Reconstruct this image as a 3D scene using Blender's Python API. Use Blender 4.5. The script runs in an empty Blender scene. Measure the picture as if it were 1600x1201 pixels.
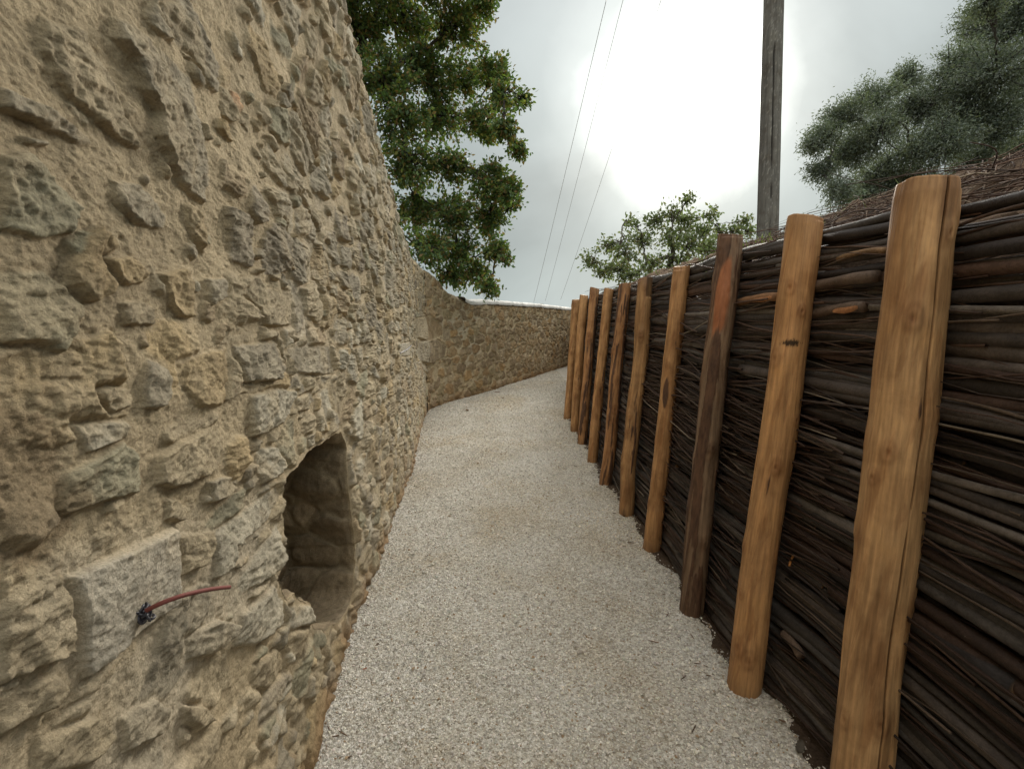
import bpy, math, random
import numpy as np
from mathutils import Vector

rng = np.random.default_rng(7)
random.seed(7)
scene = bpy.context.scene
COL = scene.collection

# ------------------------------------------------------------------ camera
F, CX, CY, HOR, EYE = 750.0, 800.0, 600.5, 500.0, 1.5
TH = math.atan((CY - HOR) / F)
cam_d = bpy.data.cameras.new('camera')
cam_d.sensor_width = 36.0
cam_d.lens = 36.0 * F / 1600.0
cam_d.clip_start = 0.02
cam_d.clip_end = 2000
cam = bpy.data.objects.new('camera', cam_d)
COL.objects.link(cam)
cam.location = (0, 0, EYE)
cam.rotation_euler = (math.pi / 2 - TH, 0, 0)
scene.camera = cam


def ray(px, py):
    x, y = (px - CX) / F, (CY - py) / F
    c, s = math.cos(TH), math.sin(TH)
    return np.array([x, c + y * s, -s + y * c])


def at_z(px, py, z=0.0):
    d = ray(px, py)
    t = (z - EYE) / d[2]
    return np.array([0, 0, EYE]) + d * t


def at_y(px, py, y):
    d = ray(px, py)
    return np.array([0, 0, EYE]) + d * (y / d[1])


# ------------------------------------------------------------------ sky, sun
sd = ray(1068, 165)
sd = sd / np.linalg.norm(sd)
SUN_EL = math.asin(sd[2])
SUN_AZ = math.atan2(sd[0], sd[1])
world = bpy.data.worlds.new('World')
scene.world = world
world.use_nodes = True
nt = world.node_tree
for n in list(nt.nodes):
    nt.nodes.remove(n)


class NB:
    """small node-building helper"""

    def __init__(self, tree):
        self.t = tree

    def n(self, kind, **kw):
        node = self.t.nodes.new(kind)
        for k, v in kw.items():
            if k.startswith('i_'):
                node.inputs[k[2:].replace('_', ' ')].default_value = v
            else:
                setattr(node, k, v)
        return node

    def l(self, a, b):
        self.t.links.new(a, b)

    def math(self, op, a, b=None, clamp=False):
        m = self.t.nodes.new('ShaderNodeMath')
        m.operation = op
        m.use_clamp = clamp
        for i, v in enumerate((a, b)):
            if v is None:
                continue
            if isinstance(v, (int, float)):
                m.inputs[i].default_value = v
            else:
                self.l(v, m.inputs[i])
        return m.outputs[0]

    def ramp(self, fac, stops, interp='LINEAR'):
        r = self.t.nodes.new('ShaderNodeValToRGB')
        r.color_ramp.interpolation = interp
        e = r.color_ramp.elements
        while len(e) < len(stops):
            e.new(0.5)
        for k, (p, c) in enumerate(stops):
            e[k].position = p
            if isinstance(c, (int, float)):
                c = (c, c, c)
            e[k].color = (c[0], c[1], c[2], 1)
        self.l(fac, r.inputs[0])
        return r.outputs[0]

    def mix(self, fac, a, b, mode='MIX'):
        m = self.t.nodes.new('ShaderNodeMix')
        m.data_type = 'RGBA'
        m.blend_type = mode
        for sock, v in ((m.inputs[0], fac), (m.inputs[6], a), (m.inputs[7], b)):
            if isinstance(v, (int, float)):
                sock.default_value = v
            elif isinstance(v, tuple):
                sock.default_value = (v[0], v[1], v[2], 1)
            else:
                self.l(v, sock)
        return m.outputs[2]

    def noise(self, vec, scale, detail=4, rough=0.55, dist=0.0):
        n = self.t.nodes.new('ShaderNodeTexNoise')
        n.inputs['Scale'].default_value = scale
        n.inputs['Detail'].default_value = detail
        n.inputs['Roughness'].default_value = rough
        n.inputs['Distortion'].default_value = dist
        if vec is not None:
            self.l(vec, n.inputs['Vector'])
        return n.outputs[0]


w = NB(nt)
tc = w.n('ShaderNodeTexCoord')
sky = w.n('ShaderNodeTexSky', sky_type='NISHITA', sun_disc=False, sun_elevation=SUN_EL,
          sun_rotation=SUN_AZ, air_density=1.5, dust_density=3.0)
bg1 = w.n('ShaderNodeBackground')
bg1.inputs[1].default_value = 0.055
veil = w.mix(1.0, sky.outputs[0], (0.03, 0.032, 0.036), 'MULTIPLY')
w.l(veil, bg1.inputs[0])
# veil of thin cloud, brighter round the sun (depends on direction only)
dot = w.n('ShaderNodeVectorMath', operation='DOT_PRODUCT')
nrm = w.n('ShaderNodeVectorMath', operation='NORMALIZE')
w.l(tc.outputs['Generated'], nrm.inputs[0])
w.l(nrm.outputs[0], dot.inputs[0])
dot.inputs[1].default_value = tuple(sd)
ang = w.math('ARCCOSINE', dot.outputs['Value'])
cn = w.noise(nrm.outputs[0], 3.0, 5, 0.5, 0.6)
cn2 = w.noise(nrm.outputs[0], 7.0, 5, 0.55, 0.4)
angw = w.math('ADD', ang, w.math('MULTIPLY', w.math('SUBTRACT', cn2, 0.5), 0.08))
angd = w.math('DIVIDE', angw, 1.5, True)
glow = w.ramp(angd, [(0.0, 1.0), (0.055, 0.8), (0.080, 0.13), (0.098, 0.052), (0.125, 0.026), (0.17, 0.013), (0.28, 0.0045), (0.42, 0.001), (1.0, 0.0)])
gm = w.math('MULTIPLY', glow, 12.0)
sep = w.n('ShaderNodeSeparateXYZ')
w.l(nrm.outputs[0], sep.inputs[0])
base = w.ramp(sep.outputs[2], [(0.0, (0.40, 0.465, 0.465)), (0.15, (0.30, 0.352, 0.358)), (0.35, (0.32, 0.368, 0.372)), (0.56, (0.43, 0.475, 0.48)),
                               (0.75, (0.95, 0.94, 0.92)), (1.0, (1.35, 1.33, 1.28))])  # zenith above the frame brightened to light the foreground
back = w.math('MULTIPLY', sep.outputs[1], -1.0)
backr = w.ramp(back, [(0.0, 1.0), (0.35, (1.9, 1.88, 1.80)), (1.0, (2.3, 2.26, 2.16))])  # unseen sky behind the camera, brightened to lift the foreground light
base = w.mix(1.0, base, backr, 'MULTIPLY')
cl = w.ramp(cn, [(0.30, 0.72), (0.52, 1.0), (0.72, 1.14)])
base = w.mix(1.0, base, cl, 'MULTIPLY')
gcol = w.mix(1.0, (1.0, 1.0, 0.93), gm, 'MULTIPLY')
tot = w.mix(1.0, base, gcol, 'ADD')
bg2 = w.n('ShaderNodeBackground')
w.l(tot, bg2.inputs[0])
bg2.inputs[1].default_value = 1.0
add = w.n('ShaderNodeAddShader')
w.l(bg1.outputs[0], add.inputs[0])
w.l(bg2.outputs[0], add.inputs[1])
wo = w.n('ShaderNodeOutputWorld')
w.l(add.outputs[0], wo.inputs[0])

sun_d = bpy.data.lights.new('sun', 'SUN')
sun_d.energy = 2.4
sun_d.angle = math.radians(22)
sun_d.color = (1.0, 0.94, 0.84)
sun = bpy.data.objects.new('sun', sun_d)
COL.objects.link(sun)
sun.rotation_euler = Vector(tuple(sd)).to_track_quat('Z', 'Y').to_euler()
sun.location = (5, 12, 12)

scene.view_settings.view_transform = 'Standard'
scene.view_settings.look = 'None'
scene.view_settings.exposure = 0.25
scene.view_settings.gamma = 1.0
scene.cycles.max_bounces = 6
scene.cycles.diffuse_bounces = 4
scene.cycles.transparent_max_bounces = 4


# ------------------------------------------------------------------ numpy noise
def _h(ix, iy, iz, seed):
    h = (ix.astype(np.int64) * 374761393 + iy.astype(np.int64) * 668265263 + iz * 2147483647 + seed * 974634777) & 0xFFFFFFFF
    h = ((h ^ (h >> 13)) * 1274126177) & 0xFFFFFFFF
    h = ((h ^ (h >> 16)) * 2246822519) & 0xFFFFFFFF
    return ((h ^ (h >> 15)) & 0xFFFFFF) / float(0xFFFFFF)


def vn2(x, y, seed=0):
    fx, fy = np.floor(x), np.floor(y)
    tx, ty = x - fx, y - fy
    tx = tx * tx * (3 - 2 * tx)
    ty = ty * ty * (3 - 2 * ty)
    ix, iy = fx.astype(np.int64), fy.astype(np.int64)
    a, b = _h(ix, iy, 0, seed), _h(ix + 1, iy, 0, seed)
    c, d = _h(ix, iy + 1, 0, seed), _h(ix + 1, iy + 1, 0, seed)
    return (a + (b - a) * tx) * (1 - ty) + (c + (d - c) * tx) * ty - 0.5


def fbm2(x, y, octv=4, seed=0, gain=0.5):
    s, a = 0.0, 1.0
    c, sn = 0.8, 0.6
    for k in range(octv):
        s = s + a * vn2(x, y, seed + k * 17)
        x, y = (x * c - y * sn) * 2.03 + 7.1, (x * sn + y * c) * 2.03 + 3.7
        a *= gain
    return s


def sstep(a, b, x):
    t = np.clip((x - a) / (b - a + 1e-9), 0, 1)
    return t * t * (3 - 2 * t)


# ------------------------------------------------------------------ object helpers
def mesh_obj(name, verts, faces=None, mat=None, parent=None, smooth=False, col=None, quads=None, tris=None, loc=None):
    """verts (n,3); quads (m,4) and / or tris (k,3) int arrays"""
    me = bpy.data.meshes.new(name)
    verts = np.asarray(verts, dtype=np.float32)
    if loc is not None:
        verts = verts - np.asarray(loc, dtype=np.float32)
    parts, tot = [], []
    if quads is not None and len(quads):
        parts.append(np.asarray(quads, dtype=np.int32).ravel())
        tot.append(np.full(len(quads), 4, dtype=np.int32))
    if tris is not None and len(tris):
        parts.append(np.asarray(tris, dtype=np.int32).ravel())
        tot.append(np.full(len(tris), 3, dtype=np.int32))
    idx = np.concatenate(parts)
    tt = np.concatenate(tot)
    st = np.concatenate([[0], np.cumsum(tt)[:-1]]).astype(np.int32)
    me.vertices.add(len(verts))
    me.vertices.foreach_set('co', verts.ravel())
    me.loops.add(len(idx))
    me.loops.foreach_set('vertex_index', idx)
    me.polygons.add(len(tt))
    me.polygons.foreach_set('loop_start', st)
    me.polygons.foreach_set('loop_total', tt)
    me.polygons.foreach_set('use_smooth', np.full(len(tt), smooth, dtype=bool))
    if col is not None:
        a = me.color_attributes.new('Col', 'FLOAT_COLOR', 'POINT')
        c4 = np.ones((len(verts), 4), dtype=np.float32)
        c4[:, :3] = col
        a.data.foreach_set('color', c4.ravel())
    me.update(calc_edges=True)
    me.validate()
    if mat is not None:
        me.materials.append(mat)
    o = bpy.data.objects.new(name, me)
    COL.objects.link(o)
    if loc is not None:
        o.location = tuple(float(v) for v in loc)
    if parent is not None:
        o.parent = parent
    return o


def tag(o, label=None, cat=None, group=None, kind=None):
    if label:
        o['label'] = label
    if cat:
        o['category'] = cat
    if group:
        o['group'] = group
    if kind:
        o['kind'] = kind
    return o


def empty(name, loc):
    o = bpy.data.objects.new(name, None)
    o.empty_display_size = 0.1
    COL.objects.link(o)
    o.location = tuple(float(v) for v in loc)
    return o


def grid_quads(R, C, off=0, wrap=False):
    r = np.arange(R - 1)[:, None]
    c = np.arange(C if wrap else C - 1)[None, :]
    c2 = (c + 1) % C
    a = r * C + c
    b = r * C + c2
    d = (r + 1) * C + c2
    e = (r + 1) * C + c
    return np.stack([a + 0 * b, b + 0 * a, d, e], -1).reshape(-1, 4) + off


class Soup:
    """collects vertex / face arrays into one mesh"""

    def __init__(self):
        self.v, self.q, self.t, self.c, self.n = [], [], [], [], 0

    def add(self, v, q=None, t=None, c=None):
        v = np.asarray(v, dtype=np.float32)
        self.v.append(v)
        if q is not None and len(q):
            self.q.append(np.asarray(q) + self.n)
        if t is not None and len(t):
            self.t.append(np.asarray(t) + self.n)
        cc = np.ones((len(v), 3), dtype=np.float32)
        if c is not None:
            cc[:] = c
        self.c.append(cc)
        self.n += len(v)

    def build(self, name, mat, parent=None, smooth=False, loc=None):
        return mesh_obj(name, np.concatenate(self.v), None, mat, parent, smooth, np.concatenate(self.c),
                        quads=np.concatenate(self.q) if self.q else None,
                        tris=np.concatenate(self.t) if self.t else None, loc=loc)


def tube(P, R, sides=8, irr=0.0, seed=0, cap=True):
    """tube along points P (n,3) with radii R (n,)"""
    P = np.asarray(P, dtype=float)
    R = np.asarray(R, dtype=float)
    T = np.gradient(P, axis=0)
    T /= np.linalg.norm(T, axis=1, keepdims=True) + 1e-9
    ref = np.array([0, 0, 1.0]) if abs(T[:, 2]).mean() < 0.8 else np.array([1.0, 0, 0])
    U = np.cross(T, ref)
    U /= np.linalg.norm(U, axis=1, keepdims=True) + 1e-9
    V = np.cross(T, U)
    a = np.arange(sides) / sides * 2 * math.pi
    rr = R[:, None] * np.ones(sides)[None]
    if irr:
        aa = np.cos(a)[None] * 1.3 + seed
        rr = rr * (1 + irr * 2 * fbm2(aa + 0 * rr, np.arange(len(P))[:, None] * 0.35 + np.sin(a)[None] * 1.3, 2, seed))
    v = P[:, None] + rr[..., None] * (np.cos(a)[None, :, None] * U[:, None] + np.sin(a)[None, :, None] * V[:, None])
    n = len(P)
    v = v.reshape(-1, 3)
    q = grid_quads(n, sides, 0, True)
    t = None
    if cap:
        v = np.concatenate([v, P[:1], P[-1:]])
        k = np.arange(sides)
        k2 = (k + 1) % sides
        t0 = np.stack([k2, k, np.full(sides, n * sides)], -1)
        o = (n - 1) * sides
        t1 = np.stack([o + k, o + k2, np.full(sides, n * sides + 1)], -1)
        t = np.concatenate([t0, t1])
    return v, q, t


# ------------------------------------------------------------------ materials
def new_mat(name):
    m = bpy.data.materials.new(name)
    m.use_nodes = True
    t = m.node_tree
    b = t.nodes['Principled BSDF']
    return m, NB(t), b


def attr_mat(name, rough=0.9, spec=0.2, n1=(40, 0.35), n2=(400, 0.25), bump=((60, 0.5, 0.004), (350, 0.6, 0.0012)),
             speck=None):
    m, nb, b = new_mat(name)
    tcn = nb.n('ShaderNodeTexCoord')
    vec = tcn.outputs['Object']
    at = nb.n('ShaderNodeAttribute', attribute_name='Col')
    c = at.outputs['Color']
    for sc, amt in (n1, n2):
        f = nb.noise(vec, sc, 5, 0.6)
        g = nb.ramp(f, [(0.25, 1 - amt), (0.5, 1.0), (0.75, 1 + amt)])
        c = nb.mix(1.0, c, g, 'MULTIPLY')
    if speck:
        f = nb.noise(vec, speck[0], 3, 0.7)
        g = nb.ramp(f, [(speck[1], 0.0), (speck[1] + 0.06, 1.0)])
        c = nb.mix(nb.math('MULTIPLY', g, speck[3]), c, speck[2])
    nb.l(c, b.inputs['Base Color'])
    b.inputs['Roughness'].default_value = rough
    b.inputs['Specular IOR Level'].default_value = spec
    prev = None
    for sc, det, dist in bump:
        bn = nb.n('ShaderNodeBump')
        bn.inputs['Strength'].default_value = 1.0
        bn.inputs['Distance'].default_value = dist
        nb.l(nb.noise(vec, sc, 6, det), bn.inputs['Height'])
        if prev is not None:
            nb.l(prev, bn.inputs['Normal'])
        prev = bn.outputs[0]
    nb.l(prev, b.inputs['Normal'])
    return m


M_STONE = attr_mat('rubble_masonry', 0.92, 0.15, (30, 0.20), (210, 0.30),
                   bump=((55, 0.65, 0.004), (150, 0.75, 0.0060)), speck=(170, 0.63, (0.15, 0.11, 0.065), 0.6))
M_LIME = attr_mat('lime_render', 0.9, 0.2, (6, 0.12), (60, 0.1), bump=((14, 0.6, 0.012), (90, 0.6, 0.003)))
M_SOIL = attr_mat('brown_soil', 0.95, 0.1, (12, 0.35), (120, 0.35), bump=((25, 0.7, 0.03), (160, 0.7, 0.006)))


def wood_mat(name, knots=True, gl=0.6, grain=0.22):
    m, nb, b = new_mat(name)
    tcn = nb.n('ShaderNodeTexCoord')
    mp = nb.n('ShaderNodeMapping')
    mp.inputs['Scale'].default_value = (1, 1, 0.10)
    oi = nb.n('ShaderNodeObjectInfo')
    addv = nb.n('ShaderNodeVectorMath', operation='ADD')
    nb.l(tcn.outputs['Object'], addv.inputs[0])
    nb.l(oi.outputs['Location'], addv.inputs[1])
    nb.l(addv.outputs[0], mp.inputs[0])
    at = nb.n('ShaderNodeAttribute', attribute_name='Col')
    c = at.outputs['Color']
    f = nb.noise(mp.outputs[0], 26, 6, 0.65, 0.8)
    c = nb.mix(1.0, c, nb.ramp(f, [(0.2, 1 - grain * 1.5), (0.5, 1.0), (0.8, 1 + grain)]), 'MULTIPLY')
    f2 = nb.noise(addv.outputs[0], 7, 4, 0.6, 0.4)
    c = nb.mix(1.0, c, nb.ramp(f2, [(0.3, (0.72, 0.66, 0.60)), (0.55, 1.0), (0.75, (1.12, 1.10, 1.02))]), 'MULTIPLY')
    f3 = nb.noise(mp.outputs[0], 110, 5, 0.7)
    c = nb.mix(1.0, c, nb.ramp(f3, [(0.3, 0.8), (0.6, 1.05)]), 'MULTIPLY')
    nb.l(c, b.inputs['Base Color'])
    b.inputs['Roughness'].default_value = gl
    b.inputs['Specular IOR Level'].default_value = 0.3
    bn = nb.n('ShaderNodeBump')
    bn.inputs['Distance'].default_value = 0.004
    nb.l(f, bn.inputs['Height'])
    bn2 = nb.n('ShaderNodeBump')
    bn2.inputs['Distance'].default_value = 0.0015
    nb.l(f3, bn2.inputs['Height'])
    nb.l(bn.outputs[0], bn2.inputs['Normal'])
    nb.l(bn2.outputs[0], b.inputs['Normal'])
    return m


M_POST = wood_mat('peeled_wood', gl=0.62)
M_POLE = wood_mat('weathered_pole_wood', gl=0.85, grain=0.25)
M_BARK = attr_mat('branch_bark', 0.6, 0.3, (18, 0.35), (120, 0.35), bump=((60, 0.7, 0.0035), (300, 0.6, 0.0012)),
                  speck=(150, 0.70, (0.30, 0.27, 0.24), 0.5))
M_TRUNK = attr_mat('tree_bark', 0.9, 0.1, (8, 0.3), (50, 0.3), bump=((20, 0.7, 0.02), (90, 0.6, 0.004)))


def leaf_mat(name, trans=0.35, rough=0.5):
    m, nb, b = new_mat(name)
    at = nb.n('ShaderNodeAttribute', attribute_name='Col')
    nb.l(at.outputs['Color'], b.inputs['Base Color'])
    b.inputs['Roughness'].default_value = rough
    b.inputs['Specular IOR Level'].default_value = 0.3
    tr = nb.n('ShaderNodeBsdfTranslucent')
    tcol = nb.mix(1.0, at.outputs['Color'], (1.5, 1.7, 0.7), 'MULTIPLY')
    nb.l(tcol, tr.inputs[0])
    mx = nb.n('ShaderNodeMixShader')
    mx.inputs[0].default_value = trans
    nb.l(b.outputs[0], mx.inputs[1])
    nb.l(tr.outputs[0], mx.inputs[2])
    out = [n for n in nb.t.nodes if n.type == 'OUTPUT_MATERIAL'][0]
    nb.l(mx.outputs[0], out.inputs[0])
    return m


M_LEAF = leaf_mat('oak_leaf', 0.35)
M_OLIVE = leaf_mat('olive_leaf', 0.2, 0.55)
M_DRY = attr_mat('dry_plant', 0.8, 0.2, (30, 0.2), (200, 0.2))

# gravel
m, nb, b = new_mat('limestone_gravel')
M_GRAVEL = m
tcn = nb.n('ShaderNodeTexCoord')
vec = tcn.outputs['Object']
vo = nb.n('ShaderNodeTexVoronoi')
vo.inputs['Scale'].default_value = 105
nb.l(vec, vo.inputs['Vector'])
sepc = nb.n('ShaderNodeSeparateColor')
nb.l(vo.outputs['Color'], sepc.inputs[0])
c = nb.ramp(sepc.outputs[0], [(0.0, (0.38, 0.34, 0.275)), (0.3, (0.56, 0.525, 0.455)), (0.7, (0.67, 0.64, 0.575)), (1.0, (0.82, 0.80, 0.75))])
f = nb.noise(vec, 1.6, 5, 0.6, 0.3)
c = nb.mix(1.0, c, nb.ramp(f, [(0.3, (0.84, 0.76, 0.64)), (0.5, (0.98, 0.96, 0.92)), (0.7, (1.05, 1.05, 1.06))]), 'MULTIPLY')
f2 = nb.noise(vec, 240, 3, 0.7)
c = nb.mix(1.0, c, nb.ramp(f2, [(0.3, 0.62), (0.55, 1.0)]), 'MULTIPLY')
f3 = nb.noise(vec, 38, 4, 0.7)
c = nb.mix(1.0, c, nb.ramp(f3, [(0.3, 0.78), (0.6, 1.08)]), 'MULTIPLY')
nb.l(c, b.inputs['Base Color'])
b.inputs['Roughness'].default_value = 0.9
b.inputs['Specular IOR Level'].default_value = 0.2
bn = nb.n('ShaderNodeBump', invert=True)
bn.inputs['Distance'].default_value = 0.006
nb.l(vo.outputs['Distance'], bn.inputs['Height'])
bn2 = nb.n('ShaderNodeBump')
bn2.inputs['Distance'].default_value = 0.012
nb.l(f3, bn2.inputs['Height'])
nb.l(bn.outputs[0], bn2.inputs['Normal'])
nb.l(bn2.outputs[0], b.inputs['Normal'])

M_CHIP = attr_mat('gravel_chip', 0.85, 0.2, (1.6, 0.12), (300, 0.25), bump=((300, 0.6, 0.001), (700, 0.6, 0.0005)))


def plain_mat(name, colr, rough=0.5, spec=0.4, ns=60, amt=0.25):
    m, nb, b = new_mat(name)
    tcn = nb.n('ShaderNodeTexCoord')
    f = nb.noise(tcn.outputs['Object'], ns, 4, 0.6)
    lo = tuple(v * (1 - amt) for v in colr)
    hi = tuple(v * (1 + amt) for v in colr)
    nb.l(nb.ramp(f, [(0.3, lo), (0.7, hi)]), b.inputs['Base Color'])
    b.inputs['Roughness'].default_value = rough
    b.inputs['Specular IOR Level'].default_value = spec
    return m


# ------------------------------------------------------------------ stone walls
base_px = [(478, 1201), (520, 1060), (560, 950), (600, 850), (640, 742), (656, 668), (668, 641), (700, 628), (760, 612), (830, 590), (888, 571)]
bp = [at_z(*p)[:2] for p in base_px]
d0 = (bp[3] - bp[0])
d0 /= np.linalg.norm(d0)
pre = [bp[0] - d0 * k for k in (5.0, 3.0, 1.0)]
d1 = (bp[-1] - bp[-3])
d1 /= np.linalg.norm(d1)
post_ = [bp[-1] + d1 * k for k in (2.0, 5.0)]
cp = np.array(pre + bp + post_)
seg = np.concatenate([[0], np.cumsum(np.linalg.norm(np.diff(cp, axis=0), axis=1))])
S_ALL = np.arange(0, seg[-1], 0.01)
PX = np.interp(S_ALL, seg, cp[:, 0])
PY = np.interp(S_ALL, seg, cp[:, 1])


def smooth1(a, n):
    k = np.hanning(n)
    k /= k.sum()
    return np.convolve(np.pad(a, n // 2, mode='reflect', reflect_type='odd'), k, 'valid')[:len(a)]


PX, PY = smooth1(PX, 61), smooth1(PY, 61)
TX, TY = np.gradient(PX), np.gradient(PY)
ln = np.hypot(TX, TY)
NX, NY = TY / ln, -TX / ln


def wall_hit(px, py):
    """(s, z) where the pixel's ray meets the wall face"""
    d = ray(px, py)
    # cross product of ray direction with path points in plan changes sign where they meet
    cr = d[0] * PY - d[1] * PX
    ok = (PX[:-1] * d[0] + PY[:-1] * d[1]) > 0
    i = np.where((np.sign(cr[:-1]) != np.sign(cr[1:])) & ok)[0]
    i = i[0]
    f = cr[i] / (cr[i] - cr[i + 1])
    s = S_ALL[i] + f * 0.01
    x = PX[i] + f * (PX[i + 1] - PX[i])
    y = PY[i] + f * (PY[i + 1] - PY[i])
    t = math.hypot(x, y) / math.hypot(d[0], d[1])
    return s, EYE + d[2] * t


def wpos(s, z, h):
    x = np.interp(s, S_ALL, PX) + np.interp(s, S_ALL, NX) * h
    y = np.interp(s, S_ALL, PY) + np.interp(s, S_ALL, NY) * h
    return np.stack([x, y, z], -1)


top_px = [(538, -10), (562, 100), (580, 170), (598, 240), (612, 300), (625, 350), (640, 398), (652, 412), (668, 425),
          (684, 438), (700, 458), (722, 468)]
tp = [wall_hit(*p) for p in top_px]
lo_px = [(735, 474), (760, 473), (790, 475), (840, 478), (886, 483)]
tl = [wall_hit(*p) for p in lo_px]
ts = [0.0, tp[0][0] - 1.2] + [a for a, _ in tp] + [a for a, _ in tl] + [S_ALL[-1]]
tz = [3.9, 3.4] + [b_ for _, b_ in tp] + [b_ for _, b_ in tl] + [tl[-1][1]]
S_CORNER = wall_hit(664, 560)[0]

# stones traced on the photograph: outline, relief (m), colour key, tilt
GR, OL, TA, OC, LI, SP, DK = ((0.305, 0.268, 0.20), (0.285, 0.268, 0.185), (0.37, 0.303, 0.20), (0.37, 0.275, 0.15),
                              (0.44, 0.40, 0.31), (0.50, 0.455, 0.37), (0.20, 0.15, 0.095))
TR = [
    ([(172, 22), (210, 41), (262, 90), (296, 124), (311, 195), (326, 255), (319, 322), (285, 300), (255, 259), (232, 210), (232, 172), (210, 142), (195, 90), (169, 60)], .030, GR),
    ([(240, 8), (285, -10), (322, 68), (345, 105), (334, 150), (322, 139), (292, 86), (262, 64)], .022, GR),
    ([(363, 140), (375, 145), (382, 170), (372, 182), (363, 160)], .008, (0.55, 0.30, 0.16)),
    ([(60, 22), (124, 45), (161, 112), (195, 195), (215, 240), (165, 210), (94, 150), (49, 75)], .024, TA),
    ([(-20, 130), (0, 139), (56, 165), (127, 210), (135, 229), (112, 229), (38, 191), (-20, 169)], .020, GR),
    ([(22, 210), (64, 217), (64, 232), (30, 225)], .018, GR),
    ([(-20, 240), (30, 232), (52, 262), (94, 300), (116, 326), (94, 367), (38, 375), (-20, 360)], .020, OL),
    ([(161, 277), (210, 285), (262, 337), (255, 360), (202, 352), (172, 319)], .018, GR),
    ([(146, 401), (187, 397), (221, 424), (217, 446), (180, 446), (161, 427)], .018, OC),
    ([(-20, 422), (56, 422), (94, 452), (124, 482), (97, 520), (82, 554), (41, 539), (-20, 539)], .024, OL),
    ([(244, 426), (289, 415), (300, 437), (300, 497), (277, 497), (259, 464)], .022, OC),
    ([(322, 434), (352, 434), (352, 464), (330, 479), (322, 464)], .018, GR),
    ([(372, 430), (405, 430), (412, 448), (455, 455), (457, 509), (412, 512), (398, 480), (375, 460)], .020, TA),
    ([(176, 471), (214, 467), (240, 482), (236, 509), (187, 509)], .014, TA),
    ([(214, 580), (225, 557), (251, 572), (255, 610), (240, 640), (210, 640)], .024, GR),
    ([(270, 565), (319, 550), (352, 542), (356, 572), (341, 636), (300, 636), (277, 602)], .022, OC),
    ([(360, 539), (427, 531), (439, 572), (427, 595), (379, 599), (371, 576)], .040, GR),
    ([(446, 542), (514, 539), (521, 584), (499, 587), (454, 584)], .030, GR),
    ([(386, 617), (424, 606), (465, 610), (454, 644), (442, 662), (390, 685), (386, 659)], .035, LI),
    ([(461, 621), (484, 610), (495, 625), (484, 640), (461, 645)], .020, GR),
    ([(277, 685), (337, 659), (341, 722), (322, 741), (262, 764), (229, 760), (232, 711)], .035, TA),
    ([(135, 610), (161, 602), (202, 606), (199, 632), (165, 647), (139, 625)], .020, TA),
    ([(86, 737), (120, 719), (180, 689), (195, 700), (210, 749), (202, 771), (131, 790), (86, 809), (75, 797)], .026, OL),
    ([(101, 662), (184, 655), (184, 685), (120, 711)], .014, LI),
    ([(315, 752), (345, 741), (356, 767), (337, 779), (319, 786)], .024, GR),
    ([(397, 700), (427, 696), (442, 726), (435, 741), (405, 756), (394, 737)], .030, LI),
    ([(244, 775), (259, 775), (289, 794), (274, 816), (247, 812)], .020, TA),
    ([(90, 900), (262, 821), (269, 945), (217, 986), (124, 1065), (116, 1047), (109, 960)], .036, SP),
    ([(-20, 855), (84, 890), (101, 982), (97, 1024), (49, 1046), (-20, 1075)], .030, TA),
    ([(-20, 1090), (82, 1052), (90, 1076), (71, 1110), (-20, 1160)], .026, TA),
    ([(270, 836), (319, 829), (322, 855), (307, 885), (277, 900)], .020, TA),
    ([(326, 829), (356, 810), (432, 757), (436, 772), (416, 814), (356, 855), (349, 889), (330, 904)], .032, LI),
    ([(394, 866), (430, 818), (436, 874), (424, 896), (375, 930), (367, 911)], .034, LI),
    ([(285, 997), (330, 967), (360, 975), (352, 997), (330, 1024), (285, 1035)], .038, GR),
    ([(371, 960), (424, 912), (440, 937), (442, 975), (390, 1012), (360, 1012)], .030, LI),
    ([(446, 945), (480, 944), (484, 975), (450, 986)], .030, LI),
    ([(281, 1099), (322, 1102), (337, 1125), (311, 1142), (290, 1130)], .034, TA),
    ([(180, 1120), (240, 1090), (262, 1110), (250, 1150), (190, 1175)], .030, GR),
    ([(60, 1150), (140, 1120), (170, 1150), (120, 1201), (50, 1215)], .028, TA),
    ([(390, 1040), (430, 1010), (445, 1045), (415, 1080), (392, 1075)], .034, TA),
    ([(646, 498), (672, 494), (690, 506), (692, 524), (668, 534), (650, 528)], .055, TA),
    ([(650, 536), (680, 529), (698, 540), (694, 558), (668, 570), (652, 560)], .085, GR),
    ([(620, 536), (640, 533), (640, 556), (619, 558)], .016, SP),
    ([(692, 514), (702, 514), (702, 531), (692, 532)], .01, LI),
]
TRS = []
for poly, hh, cc in TR:
    pts = np.array([wall_hit(*p) for p in poly])
    TRS.append((pts, hh, cc))
NICHE_PX = [(441, 752), (470, 717), (505, 690), (530, 671), (539, 700), (541, 770), (548, 830), (554, 880), (550, 930), (540, 960),
            (525, 974), (505, 990), (487, 975), (483, 937), (447, 932), (428, 905), (437, 885), (443, 850), (438, 800)]
NICHE = np.array([wall_hit(*p) for p in NICHE_PX])
_p = np.vstack([NICHE, NICHE[:1]])
_l = np.concatenate([[0], np.cumsum(np.linalg.norm(np.diff(_p, axis=0), axis=1))])
_u = np.linspace(0, _l[-1], 150, endpoint=False)
_sm = np.stack([np.interp(_u, _l, _p[:, 0]), np.interp(_u, _l, _p[:, 1])], -1)
_nz = np.stack([fbm2(_u * 14, _u * 0 + 2, 4, 801), fbm2(_u * 14, _u * 0 + 8, 4, 802)], -1)
_fd = np.minimum(1, np.minimum(_u, _l[-1] - _u) / 0.05)[:, None]
NICHE = _sm + _nz * 0.020 * _fd


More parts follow.
